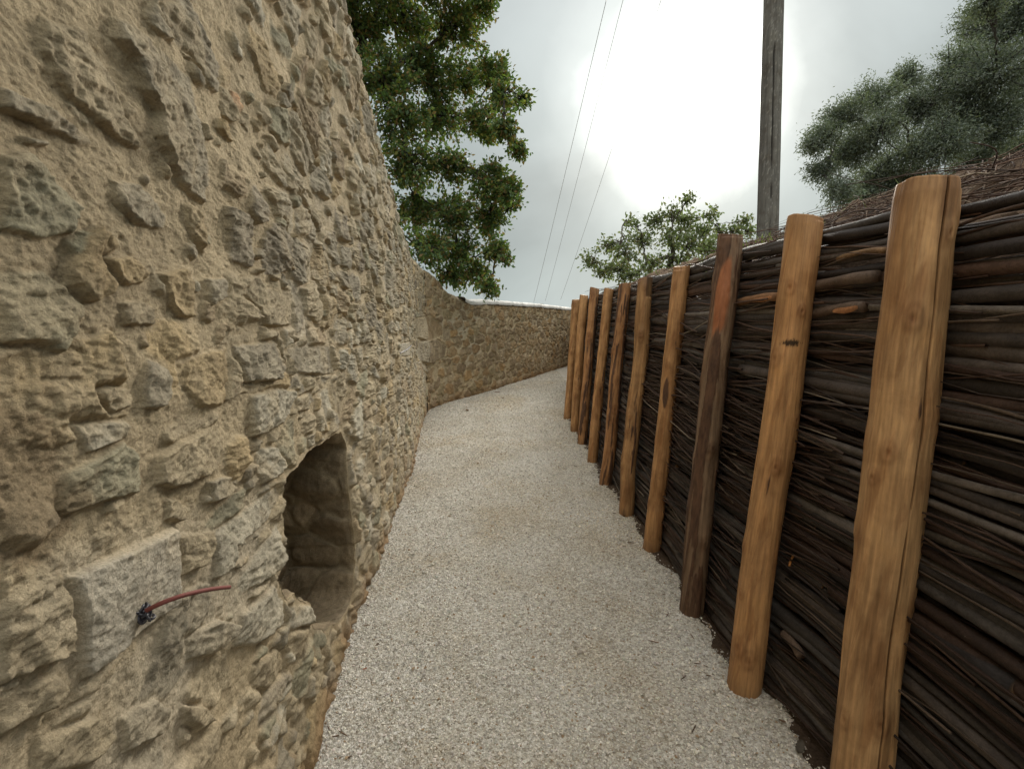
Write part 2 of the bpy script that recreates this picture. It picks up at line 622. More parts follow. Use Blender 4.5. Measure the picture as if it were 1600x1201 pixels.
def poly_sd(px, py, poly):
    """signed distance, positive inside"""
    n = len(poly)
    d = np.full(px.shape, 1e9)
    ins = np.zeros(px.shape, dtype=bool)
    for i in range(n):
        ax, ay = poly[i]
        bx, by = poly[(i + 1) % n]
        ex, ey = bx - ax, by - ay
        t = np.clip(((px - ax) * ex + (py - ay) * ey) / (ex * ex + ey * ey + 1e-12), 0, 1)
        d = np.minimum(d, np.hypot(px - ax - t * ex, py - ay - t * ey))
        c = ((ay > py) != (by > py)) & (px < (bx - ax) * (py - ay) / (by - ay + 1e-12) + ax)
        ins ^= c
    return np.where(ins, d, -d)


def cells(s, z, cw, ch, seed, warp=0.3, jit=0.8):
    """jittered-grid Voronoi: edge distance (m), site id hash values, offset from site"""
    wx = s / cw + warp * fbm2(s * 5.5, z * 5.5, 3, seed + 5)
    wz = z / ch + warp * fbm2(s * 5.5 + 31, z * 5.5, 3, seed + 9)
    row = np.floor(wz)
    f1 = np.full(s.shape, 1e9)
    f2 = np.full(s.shape, 1e9)
    bi = np.zeros(s.shape, dtype=np.int64)
    bj = np.zeros(s.shape, dtype=np.int64)
    ox = np.zeros(s.shape)
    oz = np.zeros(s.shape)
    for dj in (-1, 0, 1):
        j = (row + dj).astype(np.int64)
        sh = 0.5 * (j % 2)
        ci = np.floor(wx - sh)
        for di in (-1, 0, 1):
            i = (ci + di).astype(np.int64)
            sx = i + sh + 0.5 + jit * (_h(i, j, 1, seed) - 0.5)
            sz = j + 0.5 + jit * 0.8 * (_h(i, j, 2, seed) - 0.5)
            wt = 0.32 * _h(i, j, 3, seed)
            dx, dz = wx - sx, wz - sz
            d = (np.abs(dx) ** 2.6 + np.abs(dz) ** 2.6) ** (1 / 2.6) - wt
            new = d < f1
            f2 = np.where(new, f1, np.minimum(f2, d))
            bi = np.where(new, i, bi)
            bj = np.where(new, j, bj)
            ox = np.where(new, dx, ox)
            oz = np.where(new, dz, oz)
            f1 = np.where(new, d, f1)
    return (f2 - f1) * 0.5 * min(cw, ch), bi, bj, ox * cw, oz * ch


def facets(ox, oz, ra, rb, n=4, g0=0.05, g1=0.26):
    """lowest of a few tilted planes: a chipped, flat-faced stone"""
    out = None
    for k in range(n):
        an = 6.283 * (np.mod(ra * 7.3 + k / n + 0.35 * np.mod(rb * (k + 3) * 5.7, 1.0), 1.0))
        gr_ = g0 + (g1 - g0) * np.mod(rb * 13.7 + k * 0.37, 1.0)
        pl_ = 0.010 * np.mod(ra * 31.0 + k * 0.61, 1.0) - gr_ * (np.cos(an) * ox + np.sin(an) * oz)
        out = pl_ if out is None else np.minimum(out, pl_)
    return out


PAL = np.array([GR, OL, TA, GR, TA, OC, LI, GR, TA, (0.33, 0.285, 0.205), (0.25, 0.215, 0.16), (0.33, 0.25, 0.155)])
MORT = np.array([0.465, 0.37, 0.235])


S_SPARSE = wall_hit(230, 600)[0]


def wall_field(s, z, amp=1.0, niche=True, size=1.0, filmoff=0.0):
    """relief (m, towards the path) and colour of the masonry at (s, z)"""
    sh = s.shape
    s, z = s.ravel(), z.ravel()
    low = 0.022 * fbm2(s * 1.4, z * 1.4, 3, 1) + 0.012 * fbm2(s * 6, z * 6, 3, 3)
    mort = 0.006 * fbm2(s * 22, z * 22, 4, 21) + 0.0035 * fbm2(s * 110, z * 110, 3, 22, 0.6)
    H = low + mort
    mc = MORT[None] * (1 + 0.28 * fbm2(s * 3, z * 3, 4, 41))[:, None]
    pale = sstep(0.05, 0.45, fbm2(s * 2.1, z * 2.1 + 9, 4, 45))[:, None]
    mc = mc * (1 - 0.5 * pale) + np.array([0.55, 0.485, 0.375])[None] * 0.5 * pale
    C = mc.copy()
    wob = fbm2(s * 30, z * 30, 4, 51)

    far = sstep(S_SPARSE, S_SPARSE + 0.8, s + 0.25 * fbm2(s * 3, z * 3, 2, 71) + 0.25 * (1.3 - z))

    def lay(H, C, cw, ch, seed, pres, hmin, hmax, tmin, tmax, free=None):
        e, bi, bj, ox, oz = cells(s, z, cw, ch, seed)
        r1, r2, r3, r4, r5, r6 = [_h(bi, bj, k, seed) for k in range(10, 16)]
        th = (tmin + (tmax - tmin) * r1) * (1.15 - 0.6 * far) * (1.3 if size > 1 else 1.0)
        e2 = e + 0.0055 * wob * (cw / 0.15)
        soft = 0.004 + 0.012 * r5 * r5 * (cw / 0.15)
        mk = sstep(th, th + soft, e2) * (r2 < pres * (0.72 + 0.32 * far))
        if free is not None:
            mk = mk * free
        hh = hmin + (hmax - hmin) * r3 ** 1.5 + (0.007 + (0.012 if size > 1 else 0)) * far
        tilt = ox * (r4 - 0.5) * 0.10 + oz * (r6 - 0.5) * 0.12 - oz * 0.03
        k = 9 + 10 * r1
        wx_, wz_ = 0.010 * fbm2(s * 18, z * 18, 2, seed + 61), 0.010 * fbm2(s * 18 + 9, z * 18, 2, seed + 62)
        fac = -facets(ox + wx_, oz + wz_, r1, r2) * (cw / 0.18) ** 0.3 + 0.004 * np.abs(fbm2(s * 40, z * 40, 3, seed + 60))
        lam = fbm2((ox * 8 + r3 * 40), (oz + ox * (r4 - 0.5)) * 55, 3, seed + 70) * (0.006 + 0.005 * far)
        rough = fbm2(s * 60, z * 60, 4, seed + 80) * 0.005
        stone = hh + tilt + rough * 0.8 + lam - fac + 0.006
        H = H * (1 - 0.0 * mk) + mk * np.maximum(stone, 0.001)
        ci = (_h(bi, bj, 20, seed) * len(PAL)).astype(int) % len(PAL)
        sc = (PAL[ci] * 0.80 + MORT[None] * 0.20) * (0.90 + 0.34 * _h(bi, bj, 21, seed))[:, None]
        if size > 1:
            sc = sc * np.array([0.80, 0.70, 0.60])
        sc = sc * (1 + 0.35 * fbm2(s * 25, z * 25, 4, seed + 90))[:, None]
        film = sstep(-0.05, 0.35, fbm2(s * 9, z * 9, 4, seed + 95) + 0.45 * (r5 - 0.5) + 0.08 - 0.16 * far - filmoff) * 0.9
        cm = (mk * (1 - film * 0.8))[:, None]
        C = C * (1 - cm) + sc * cm
        return H, C, mk

    # room left by the traced stones
    free = np.ones_like(s)
    trd = []
    for pts, hh, cc in TRS:
        lo, hi = pts.min(0), pts.max(0)
        m = (s > lo[0] - .06) & (s < hi[0] + .06) & (z > lo[1] - .06) & (z < hi[1] + .06)
        ix = np.where(m)[0]
        if not len(ix):
            continue
        sd_ = poly_sd(s[ix], z[ix], pts)
        trd.append((ix, sd_, pts, hh, cc))
        free[ix] = np.minimum(free[ix], sstep(0.002, -0.016, sd_))
    if niche:
        nsd = poly_sd(s, z, NICHE)
        free = free * sstep(-0.004, -0.02, nsd)
    H, C, m1 = lay(H, C, 0.215 * size, 0.135 * size, 101, 0.90, 0.002, 0.012, 0.007, 0.020, free)
    H, C, m2 = lay(H, C, 0.085 * size, 0.055 * size, 202, 0.45, 0.001, 0.009, 0.005, 0.014, free * (1 - m1))
    for k, (ix, sd_, pts, hh, cc) in enumerate(trd):
        ss, zz = s[ix], z[ix]
        sz_ = np.sqrt(np.ptp(pts[:, 0]) * np.ptp(pts[:, 1]))
        flat = 0.25 if cc is SP else 1.0
        e = sd_ + (0.003 + 0.012 * sz_) * flat * fbm2(ss * 45, zz * 45, 4, 300 + k)
        mk = sstep(0.0, 0.004 + 0.022 * sz_, e)
        cx, cz = pts.mean(0)
        a, b_ = _h(np.array([k]), np.array([5]), 1, 9)[0] - 0.5, _h(np.array([k]), np.array([6]), 1, 9)[0] - 0.5
        tilt = ((ss - cx) * a * 0.16 + (zz - cz) * (b_ * 0.16 - 0.05)) * flat
        ra_, rb_ = _h(np.array([k, k]), np.array([7, 8]), 1, 9)
        dxx = ss - cx + 0.008 * fbm2(ss * 18, zz * 18, 2, 400 + k)
        dzz = zz - cz + 0.008 * fbm2(ss * 18 + 5, zz * 18, 2, 402 + k)
        fac = (-facets(dxx, dzz, ra_, rb_, 5, 0.02, 0.14) + 0.004 * np.abs(fbm2(ss * 30, zz * 30, 3, 404 + k))) * flat
        lam = fbm2(ss * 9, (zz + a * ss) * 60, 3, 430 + k) * 0.006 * (flat if flat == 1.0 else 0.0)
        st = hh * (0.38 if flat == 1.0 and hh < 0.05 else 1.0 if flat == 1.0 else 0.45) + tilt + fbm2(ss * 60, zz * 60, 4, 450 + k) * 0.005 * flat + lam - fac + 0.004
        H[ix] = H[ix] + mk * np.maximum(st, 0.001)
        sc = (np.array(cc)[None] * 0.75 + MORT[None] * 0.25) * (1 + 0.35 * flat * fbm2(ss * 22, zz * 22, 4, 470 + k))[:, None]
        if size > 1:
            sc = sc * np.array([0.74, 0.66, 0.58])
        film = sstep(0.0, 0.4, fbm2(ss * 10, zz * 10, 4, 480 + k)) * 0.55
        cm = (mk * (1 - film))[:, None]
        C[ix] = C[ix] * (1 - cm) + sc * cm
    if niche:
        # rounded lip round the recess
        lip = sstep(-0.03, 0.0, nsd)
        H = H * (1 - 0.5 * lip) + 0.004 * lip
    # damp, dirty patch by the left edge and soil splashed along the foot
    pd, zd = wall_hit(20, 760)
    dd = np.exp(-(((s - pd) / 0.09) ** 2 + ((z - zd) / 0.10) ** 2))
    dirt = sstep(0.25, 0.6, dd + 0.6 * fbm2(s * 40, z * 40, 4, 77))[:, None] * 0.55
    C = C * (1 - dirt) + np.array([0.17, 0.115, 0.06])[None] * dirt
    foot = sstep(0.16, 0.0, z + 0.10 * fbm2(s * 5, z * 5, 3, 78))[:, None] * 0.75
    C = C * (1 - foot) + np.array([0.26, 0.155, 0.075])[None] * foot
    return (H * amp).reshape(sh), np.clip(C, 0.01, 0.9).reshape(sh + (3,))


def top_at(s):
    t = np.interp(s, ts, tz)
    e, bi, bj, ox, oz = cells(s, np.zeros_like(s) + 0.05, 0.16, 0.12, 909)
    return t + 0.05 * (_h(bi, bj, 4, 909) - 0.5) * sstep(0.0, 0.01, e) + 0.03 * fbm2(s * 14, s * 0, 3, 12)


def build_wall(name, s_cols, z_rows, zmax, thick, parent=None, niche=False, size=1.0):
    C_ = len(s_cols)
    tops = top_at(s_cols)
    Z = np.where(z_rows[:, None] < 1.5, z_rows[:, None] + 0 * tops[None], 1.5 + (z_rows[:, None] - 1.5) * (tops[None] - 1.5) / (zmax - 1.5))
    S = np.broadcast_to(s_cols[None], Z.shape)
    H, CC = wall_field(S, Z, 1.0, True, size, 0.36 if size > 1 else 0.0)
    # arris rounded back at the top
    edge = sstep(0.05, 0.0, tops[None] - Z)
    H = H - 0.03 * edge
    V = wpos(S.ravel(), Z.ravel(), H.ravel()).reshape(Z.shape + (3,))
    R0 = len(z_rows)
    rows, cols = [V], [CC]
    for k, back in enumerate((0.07, 0.14, 0.22, 0.32, 0.42, thick - 0.03)):
        zt = tops + 0.03 + 0.05 * fbm2(s_cols * 7, np.full(C_, back * 7.0), 4, 31) - (0.05 if k == 5 else 0)
        rows.append(wpos(s_cols, zt, np.full(C_, -back))[None])
        cols.append(CC[-1:] * 0.9)
    for zz in (0.6, -0.1):
        rows.append(wpos(s_cols, np.full(C_, zz), np.full(C_, -thick))[None])
        cols.append(CC[-1:] * 0.9)
    V = np.concatenate(rows)
    CC = np.concatenate(cols)
    R = V.shape[0]
    q = grid_quads(R, C_)
    if niche:
        r = np.arange(R0 - 1)
        zc = (Z[:-1, :-1] + Z[1:, 1:]) / 2
        sc = (S[:-1, :-1] + S[1:, 1:]) / 2
        inn = poly_sd(sc.ravel(), zc.ravel(), NICHE) > 0.0
        keep = np.ones((R - 1) * (C_ - 1), dtype=bool)
        keep[:len(inn)] = ~inn
        q = q[keep]
    o = mesh_obj(name, V.reshape(-1, 3), None, M_STONE, parent, True, CC.reshape(-1, 3), quads=q)
    return o, tops


# columns get wider with distance from the eye
def dist_at(s):
    return np.hypot(np.interp(s, S_ALL, PX), np.interp(s, S_ALL, PY))


cols_ = [0.0]
s_near = wall_hit(-60, 600)[0]
while cols_[-1] < S_CORNER:
    s_ = cols_[-1]
    if s_ < s_near:
        cols_.append(s_ + min(0.03, max(0.004, 0.03 * (s_near - s_))))
    else:
        cols_.append(s_ + max(0.0017, 0.0034 * dist_at(np.array([s_]))[0]))
cols_ = np.array(cols_)
ZMAX = 3.6
zr = [-0.12]
while zr[-1] < ZMAX:
    zr.append(zr[-1] + 0.0031 * max(0.58, abs(zr[-1] - 1.5) * 1.25))
zr = np.array(zr)
zr = np.minimum(zr, ZMAX)
tall, _ = build_wall('tall_stone_wall', cols_, zr, ZMAX, 0.55, niche=True)
tag(tall, 'tall rubble stone wall with tan mortar running along the left side of the gravel path', 'wall')
cols2 = np.arange(S_CORNER - 0.01, S_ALL[-1], 0.014)
zr2 = np.concatenate([np.arange(-0.12, 2.2, 0.012)])
low, tops2 = build_wall('low_stone_wall', cols2, zr2, 2.2, 0.45, size=1.25)
tag(low, 'low rubble stone boundary wall crossing the far end of the path', 'wall')
# lime capping on the low wall
m_ = cols2 > tl[0][0] - 0.25
sc_ = cols2[m_][::5]
tc_ = top_at(sc_)
rows = []
for off, dz in ((0.035, -0.03), (0.045, 0.0), (0.035, 0.04), (0.0, 0.055), (-0.12, 0.075), (-0.25, 0.075), (-0.40, 0.055), (-0.46, 0.03), (-0.47, -0.03)):
    n_ = 0.018 * fbm2(sc_ * 6, np.full(len(sc_), off * 9 + 3), 4, 61)
    tcs = np.interp(sc_, ts, tz)
    rows.append(wpos(sc_, tcs + dz + n_, off + n_ * 0.8 + 0 * sc_))
Vc = np.stack(rows)
mesh_obj('lime_capping', Vc.reshape(-1, 3), None, M_LIME, low, True, np.tile([0.72, 0.70, 0.66], (Vc.shape[0] * Vc.shape[1], 1)),
         quads=grid_quads(Vc.shape[0], Vc.shape[1]))

# recess: sides and back
nn = 460
seg_n = np.concatenate([[0], np.cumsum(np.linalg.norm(np.diff(np.vstack([NICHE, NICHE[:1]]), axis=0), axis=1))])
u = np.linspace(0, seg_n[-1], nn, endpoint=False)
NP = np.vstack([NICHE, NICHE[:1]])
ns, nz_ = np.interp(u, seg_n, NP[:, 0]), np.interp(u, seg_n, NP[:, 1])
cx_, cz_ = ns.mean(), nz_.mean()
rh, rc = wall_field(ns, nz_)
Vn, Cn = [], []
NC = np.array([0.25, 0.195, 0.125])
for k in range(110):
    if k <= 70:
        dep, sc = 0.34 * k / 70, 1.0
    else:
        sc = 1 - (k - 70) / 39
        dep = 0.34
    zc_ = cz_ + (nz_ - cz_) * sc
    sc__ = cx_ + (ns - cx_) * sc
    e, bi, bj, ox, oz = cells(sc__ * 0.9 + dep + 3.0, zc_ + 0.25 * dep * (nz_ > cz_ + 0.2), 0.26, 0.13, 515, 0.22)
    blk = sstep(0.003, 0.011, e)
    rr = _h(bi, bj, 3, 515) + 1.2 * facets(ox, oz, _h(bi, bj, 4, 515), _h(bi, bj, 5, 515)) / 0.022
    disp = (blk * (0.010 + 0.022 * rr) + 0.008 * fbm2(u * 9, np.full(nn, dep * 9 + sc * 4), 4, 93) + 0.006 * fbm2(u * 50, np.full(nn, dep * 50 + sc * 20), 3, 94)) * min(1, k / 5)
    dx, dz = ns - cx_, nz_ - cz_
    L = np.hypot(dx, dz) + 1e-6
    bulge = 1.0 + 0.10 * math.sin(min(dep / 0.34, 1) * math.pi / 2)
    s2 = cx_ + dx * sc * bulge - (dx / L) * disp * (sc > 0.1)
    z2 = cz_ + dz * sc * bulge - (dz / L) * disp * (sc > 0.1)
    hh = -dep + (rh + 0.001 if k == 0 else 0) + (disp if k > 70 else 0)
    Vn.append(wpos(s2, z2, hh))
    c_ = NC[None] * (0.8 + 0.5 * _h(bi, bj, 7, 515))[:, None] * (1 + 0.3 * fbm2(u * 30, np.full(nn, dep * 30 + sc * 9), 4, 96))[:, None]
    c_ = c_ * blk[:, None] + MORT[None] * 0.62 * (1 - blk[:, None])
    Cn.append(rc if k == 0 else c_)
Vn = np.stack(Vn)
Cn = np.stack(Cn)
mesh_obj('recess', Vn.reshape(-1, 3), None, M_STONE, tall, True, np.clip(Cn, 0.01, 0.9).reshape(-1, 3), quads=grid_quads(110, nn, 0, True))

# ------------------------------------------------------------------ ground
g = mesh_obj('ground', [(-300, -300, -0.15), (300, -300, -0.15), (300, 300, -0.15), (-300, 300, -0.15)], None, M_SOIL, None, False,
             np.tile([0.16, 0.12, 0.07], (4, 1)), quads=[(0, 1, 2, 3)])
tag(g, kind='structure')


def gz(x, y):
    return 0.018 * fbm2(x * 1.3, y * 1.3, 3, 5) + 0.010 * fbm2(x * 5, y * 5, 3, 6)


gx = np.linspace(-3.2, 3.4, 330)
gy = np.concatenate([np.linspace(-5, 1, 100)[:-1], 1 + (np.linspace(0, 1, 520) ** 1.6) * 19])
GX, GY = np.meshgrid(gx, gy)
GZ = gz(GX, GY) + 0.003 * fbm2(GX * 40, GY * 40, 2, 8)
p = mesh_obj('gravel_path', np.stack([GX, GY, GZ], -1).reshape(-1, 3), None, M_GRAVEL, None, True, quads=grid_quads(len(gy), len(gx)))
tag(p, kind='structure')


# loose chips lying on the path
def chips(n, y0, y1, smin, smax):
    y = rng.uniform(y0, y1, n)
    x = rng.uniform(-1.9, 1.35, n)
    return x, y, rng.uniform(smin, smax, n) * (0.75 + 0.8 * rng.random(n) ** 3)


nC = 190000
yq = 1.02 + (rng.random(nC) ** 1.9) * 13.5
sets = [(rng.uniform(-1.9, 1.35, nC), yq, (0.0036 + 0.00035 * yq) * rng.uniform(0.75, 1.2, nC) * (0.8 + 0.7 * rng.random(nC) ** 3) * np.where(rng.random(nC) < 0.02, 1.7, 1.0))]
x = np.concatenate([a[0] for a in sets])
y = np.concatenate([a[1] for a in sets])
r = np.concatenate([a[2] for a in sets])
wx = np.interp(y, PY, PX)
ok = (x > wx + 0.01) & (x < 1.10 + 0.12 * np.maximum(y - 7, 0))
x, y, r = x[ok], y[ok], r[ok]
n = len(x)
oct_v = np.array([(1, 0, 0), (-1, 0, 0), (0, 1, 0), (0, -1, 0), (0, 0, 1), (0, 0, -1)], dtype=float)
oct_t = np.array([(0, 2, 4), (2, 1, 4), (1, 3, 4), (3, 0, 4), (2, 0, 5), (1, 2, 5), (3, 1, 5), (0, 3, 5)])
A = rng.normal(size=(n, 3, 3))
Q, _ = np.linalg.qr(A)
sc3 = rng.uniform(0.6, 1.35, (n, 1, 3))
vv = oct_v[None] * sc3 + rng.normal(0, 0.22, (n, 6, 3))
vv = np.einsum('nij,nkj->nki', Q, vv)
vv[:, :, 2] *= 0.75
vv = vv * r[:, None, None] + np.stack([x, y, gz(x, y) + r * 0.45], -1)[:, None]
tt = (oct_t[None] + (np.arange(n) * 6)[:, None, None]).reshape(-1, 3)
cb = np.array([0.66, 0.62, 0.545])[None] * rng.uniform(0.62, 1.30, (n, 1)) * (1 + rng.normal(0, 0.02, (n, 3)))
pt = sstep(0.0, 0.5, fbm2(x * 1.2, y * 1.2, 3, 88))[:, None]
cb = cb * (1 - pt * np.array([0.04, 0.10, 0.20])[None])
br = rng.random(n) < 0.04
cb[br] = np.array([0.36, 0.26, 0.16])
ch = mesh_obj('gravel_chips', vv.reshape(-1, 3), None, M_CHIP, None, False, np.repeat(np.clip(cb, 0.05, 0.85), 6, axis=0), tris=tt)
tag(ch, 'pale crushed limestone chips lying loose over the path', 'gravel', kind='stuff')

# ------------------------------------------------------------------ posts
# (bottom centre px, top centre px, width px at mid height, bark / colour style)
POSTS = [((887, 654), (900, 468), 13, 0, 'far'), ((898, 674), (912, 461), 14, 0, 'f'), ((911, 693), (929, 450), 15, 1, 'f'),
         ((925, 722), (951, 452), 16, 0, 'f'), ((947, 757), (978, 444), 19, 1, 'f'), ((977, 803), (1010, 434), 24, 2, 'f'),
         ((1020, 856), (1066, 416), 28, 0, 'f'), ((1080, 955), (1137, 366), 38, 3, 'f'), ((1161, 1072), (1258, 341), 57, 0, 'f'),
         ((1337, 1262), (1450, 289), 100, 4, 'f')]
LAB = ['peeled round post farthest along the brushwood fence, last before the path bends',
       'peeled post second from the far end of the brushwood fence',
       'knotty thin post with bark near its top, third from the far end of the fence',
       'slim smooth peeled post, fourth from the far end of the fence',
       'dark knotty post with reddish bark streak, fifth from the far end of the fence',
       'straight peeled post with squared dark top, fifth from the near end of the fence',
       'pale crooked post with a dark bark oval halfway up, fourth from the near end',
       'weathered grey brown post with reddish torn patch near its top, third from the near end',
       'smooth tan post with a short black mark below its top, second nearest the camera',
       'thickest pale post with a long crack down its side, nearest the camera on the right']
post_line = []


def make_post(i, B, T, rad, style, label):
    rr_ = np.random.default_rng(100 + i)
    NR, NS = (420, 330) if i == 9 else (420, 200) if i == 8 else (420, 110) if i >= 7 else (260, 64)
    t = np.linspace(0, 1, NR)
    a = np.linspace(0, 2 * math.pi, NS, endpoint=False)
    B = B - (T - B) * 0.08
    ax = B[None] + (T - B)[None] * t[:, None]
    crook = 0.18 if style in (0, 4) else 0.42
    ax[:, 0] += rad * crook * fbm2(t * 3 + i * 9, t * 0, 3, i)
    ax[:, 1] += rad * crook * fbm2(t * 3 + i * 5, t * 0 + 4, 3, i + 3)
    TT, AA = np.meshgrid(t, a, indexing='ij')
    L = np.linalg.norm(T - B)
    R = rad * (1.05 - 0.08 * TT) * (1 + 0.10 * fbm2(np.cos(AA) * 1.2 + i, TT * 6 + np.sin(AA) * 1.2, 3, 20 + i))
    R = R * (1 + 0.03 * fbm2(np.cos(AA) * 5 + i, TT * 10 + np.sin(AA) * 5, 3, 40 + i))
    woods = [(0.47, 0.255, 0.108), (0.40, 0.205, 0.088), (0.41, 0.23, 0.10), (0.23, 0.15, 0.092), (0.49, 0.29, 0.135)]
    C = np.ones(TT.shape + (3,)) * np.array(woods[style])
    C *= (1 + 0.35 * fbm2(np.cos(AA) * 2.5 + i, TT * 9 + np.sin(AA) * 2.5, 4, 60 + i))[..., None]
    C *= (1 + 0.30 * fbm2(np.cos(AA) * 14 + i, TT * 7 + np.sin(AA) * 14, 4, 61 + i))[..., None]
    st_ = sstep(0.05, 0.45, fbm2(np.cos(AA) * 1.8 + i * 7, TT * 11 + np.sin(AA) * 1.8, 5, 66 + i))[..., None]
    C = C * (1 - st_ * np.array([0.22, 0.28, 0.32]))
    sk_ = sstep(0.26, 0.40, fbm2(np.cos(AA) * 6 + i, TT * 26 + np.sin(AA) * 6, 4, 67 + i))[..., None]
    C = C * (1 - sk_ * np.array([0.14, 0.18, 0.20]))
    # knots
    nk = [9, 14, 10, 14, 11][style]
    for k in range(nk):
        ka, kt = rr_.uniform(2.2, 5.6), rr_.uniform(0.06, 0.97)
        kr = rr_.uniform(0.012, 0.024) * (1.25 if style in (1, 3) else 1.0)
        da = (AA - ka + math.pi) % (2 * math.pi) - math.pi
        d = np.hypot(da * rad, (TT - kt) * L * 0.62)
        R = R + 0.006 * np.exp(-(d / (kr * 1.3)) ** 2) - 0.004 * np.exp(-(d / (kr * 0.4)) ** 2)
        ring = np.exp(-((d - kr) / (kr * 0.35)) ** 2) * 0.35 + np.exp(-(d / (kr * 0.5)) ** 2) * 0.7
        ring = ring * (0.6 + 0.8 * (0.5 + fbm2(AA * 9, TT * 60, 3, k)))
        C = C * (1 - np.clip(ring, 0, 0.9)[..., None] * np.array([0.55, 0.68, 0.75]))
    # bark left on in patches
    bk = fbm2(np.cos(AA) * 1.6 + i * 3, TT * 5 + np.sin(AA) * 1.6, 5, 80 + i)
    th = [0.52, 0.12, 0.38, 0.06, 0.6][style]
    bm_ = sstep(th, th + 0.06, bk)
    if i == 6:
        bm_ = np.maximum(bm_, sstep(1.0, 0.8, np.hypot(((AA - 4.0)) * 2.6, (TT - 0.60) * 18) + 0.4 * bk))
    R = R + 0.004 * bm_
    C = C * (1 - bm_[..., None]) + np.array([0.105, 0.055, 0.032]) * (1 + 0.6 * fbm2(AA * 8, TT * 60, 3, 81))[..., None] * bm_[..., None]
    # weather and soil stains at the top and foot
    tp_ = sstep(0.93, 1.0, TT + 0.04 * fbm2(AA * 3, TT * 20, 3, 82))[..., None] * (0.35 if style != 2 else 0.8)
    C = C * (1 - tp_) + np.array([0.15, 0.08, 0.045]) * tp_
    ft = sstep(0.13, 0.07, TT + 0.03 * fbm2(AA * 2, TT * 9, 3, 83))[..., None] * 0.45
    C = C * (1 - ft) + np.array([0.16, 0.10, 0.055]) * ft
    if i == 7:
        tm = sstep(1.0, 0.7, np.hypot((AA - 4.1) * 1.5, (TT - 0.86) * 9) + 0.8 * bk)[..., None]
        C = C * (1 - tm) + np.array([0.36, 0.14, 0.06]) * tm
    if i == 8:
        mk = sstep(1.0, 0.5, np.hypot((AA - 4.25) * 1.6, (TT - 0.775) * 130) + 0.6 * fbm2(AA * 20, TT * 300, 3, 9))[..., None]
        C = C * (1 - 0.9 * mk)
    # drying crack
    ca = {9: 4.66, 8: 2.9, 5: 3.2}.get(i, 1.0)
    cw = ca + 0.12 * fbm2(TT * 4, TT * 0 + i, 4, 7) - (0.10 * (1 - TT) if i == 9 else 0)
    dc = np.abs(AA - cw) * rad
    ck = np.exp(-(dc / (0.0019 if i >= 8 and i < 20 else 0.0032)) ** 2) * sstep(0.0, 0.1, TT) * sstep(-0.4, 0.0, fbm2(TT * 9, TT * 0, 3, 70 + i) + 0.12)
    R = R - 0.012 * ck
    C = C * (1 - 0.93 * ck[..., None])
    # saw / axe facet at the head
    hd = sstep(0.985, 1.0, TT)
    R = R * (1 - 0.05 * hd)
    if style in (2,):
        fct = (AA > 4.7) & (AA < 5.9) & (TT > 0.93)
        R = np.where(fct, np.minimum(R, rad * 0.80 / np.maximum(np.cos(AA - 5.3), 0.5)), R)
        C = np.where(fct[..., None], C * 0.5, C)
    dirv = (T - B) / L
    Ux = np.array([1.0, 0, 0]) - dirv * dirv[0]
    Ux /= np.linalg.norm(Ux)
    Uy = np.cross(dirv, Ux)
    V = ax[:, None] + R[..., None] * (np.cos(AA)[..., None] * Ux + np.sin(AA)[..., None] * Uy)
    # uneven sawn top
    V[-4:, :, 2] += (0.009 * np.cos(a - 1.0 - i))[None] + 0.004 * fbm2(np.cos(a) * 2 + i, np.sin(a) * 2, 3, i)[None]
    Vf = V.reshape(-1, 3)
    cen = V[-1].mean(0)
    inner = cen + (V[-1] - cen) * 0.5
    Vf = np.concatenate([Vf, inner, cen[None]])
    o1 = (NR - 1) * NS
    o2 = NR * NS
    k = np.arange(NS)
    k2 = (k + 1) % NS
    q = np.concatenate([grid_quads(NR, NS, 0, True), np.stack([o1 + k, o1 + k2, o2 + k2, o2 + k], -1)])
    tr = np.stack([o2 + k, o2 + k2, np.full(NS, o2 + NS)], -1)
    Cf = np.concatenate([C.reshape(-1, 3), np.tile([0.34, 0.22, 0.11], (NS + 1, 1))])
    o = mesh_obj('wooden_post', Vf, None, M_POST, None, True, np.clip(Cf, 0.008, 0.8), quads=q, tris=tr, loc=B)
    tag(o, label, 'post', 'upright posts of the brushwood fence')
    return o


for i, (b_, t_, wpx, style, _) in enumerate(POSTS):
    B = at_z(*b_)
    T = at_y(t_[0], t_[1], B[1] + 0.02)
    rad = wpx / F * B[1] * 0.5 * (0.96 if i < 8 else 0.90 if i == 8 else 0.85)
    post_line.append((B, T, rad))
    make_post(i, B, T, rad, style, LAB[i])
# the one behind the last, only a sliver of it shows
Bx = post_line[0][0] + np.array([0.16, 0.75, 0])
Tx = post_line[0][1] + np.array([0.16, 0.75, 0.03])
make_post(20, Bx, Tx, 0.075, 1, 'dark post mostly hidden behind the farthest visible post of the fence')

pl = sorted(post_line, key=lambda a: a[0][1])
plY = np.array([-2.0] + [a[0][1] for a in pl] + [8.2, 15.5, 20])
lastB, lastT = pl[-1][0], pl[-1][1]
plXb = np.array([pl[0][0][0] + 0.02] + [a[0][0] + a[2] for a in pl] + [lastB[0] + 0.22, 2.1, 3.2])
plXt = np.array([pl[0][1][0] + 0.02] + [a[1][0] + a[2] for a in pl] + [lastT[0] + 0.22, 2.2, 3.3])
print('posts', [(round(a[0][0], 2), round(a[0][1], 2), round(a[1][0], 2), round(a[1][2], 2), round(a[2], 3)) for a in pl])
ZT = 1.86
kb = np.ones(1)


def sm(y, arr):
    return (np.interp(y - 0.3, plY, arr) + np.interp(y, plY, arr) + np.interp(y + 0.3, plY, arr)) / 3


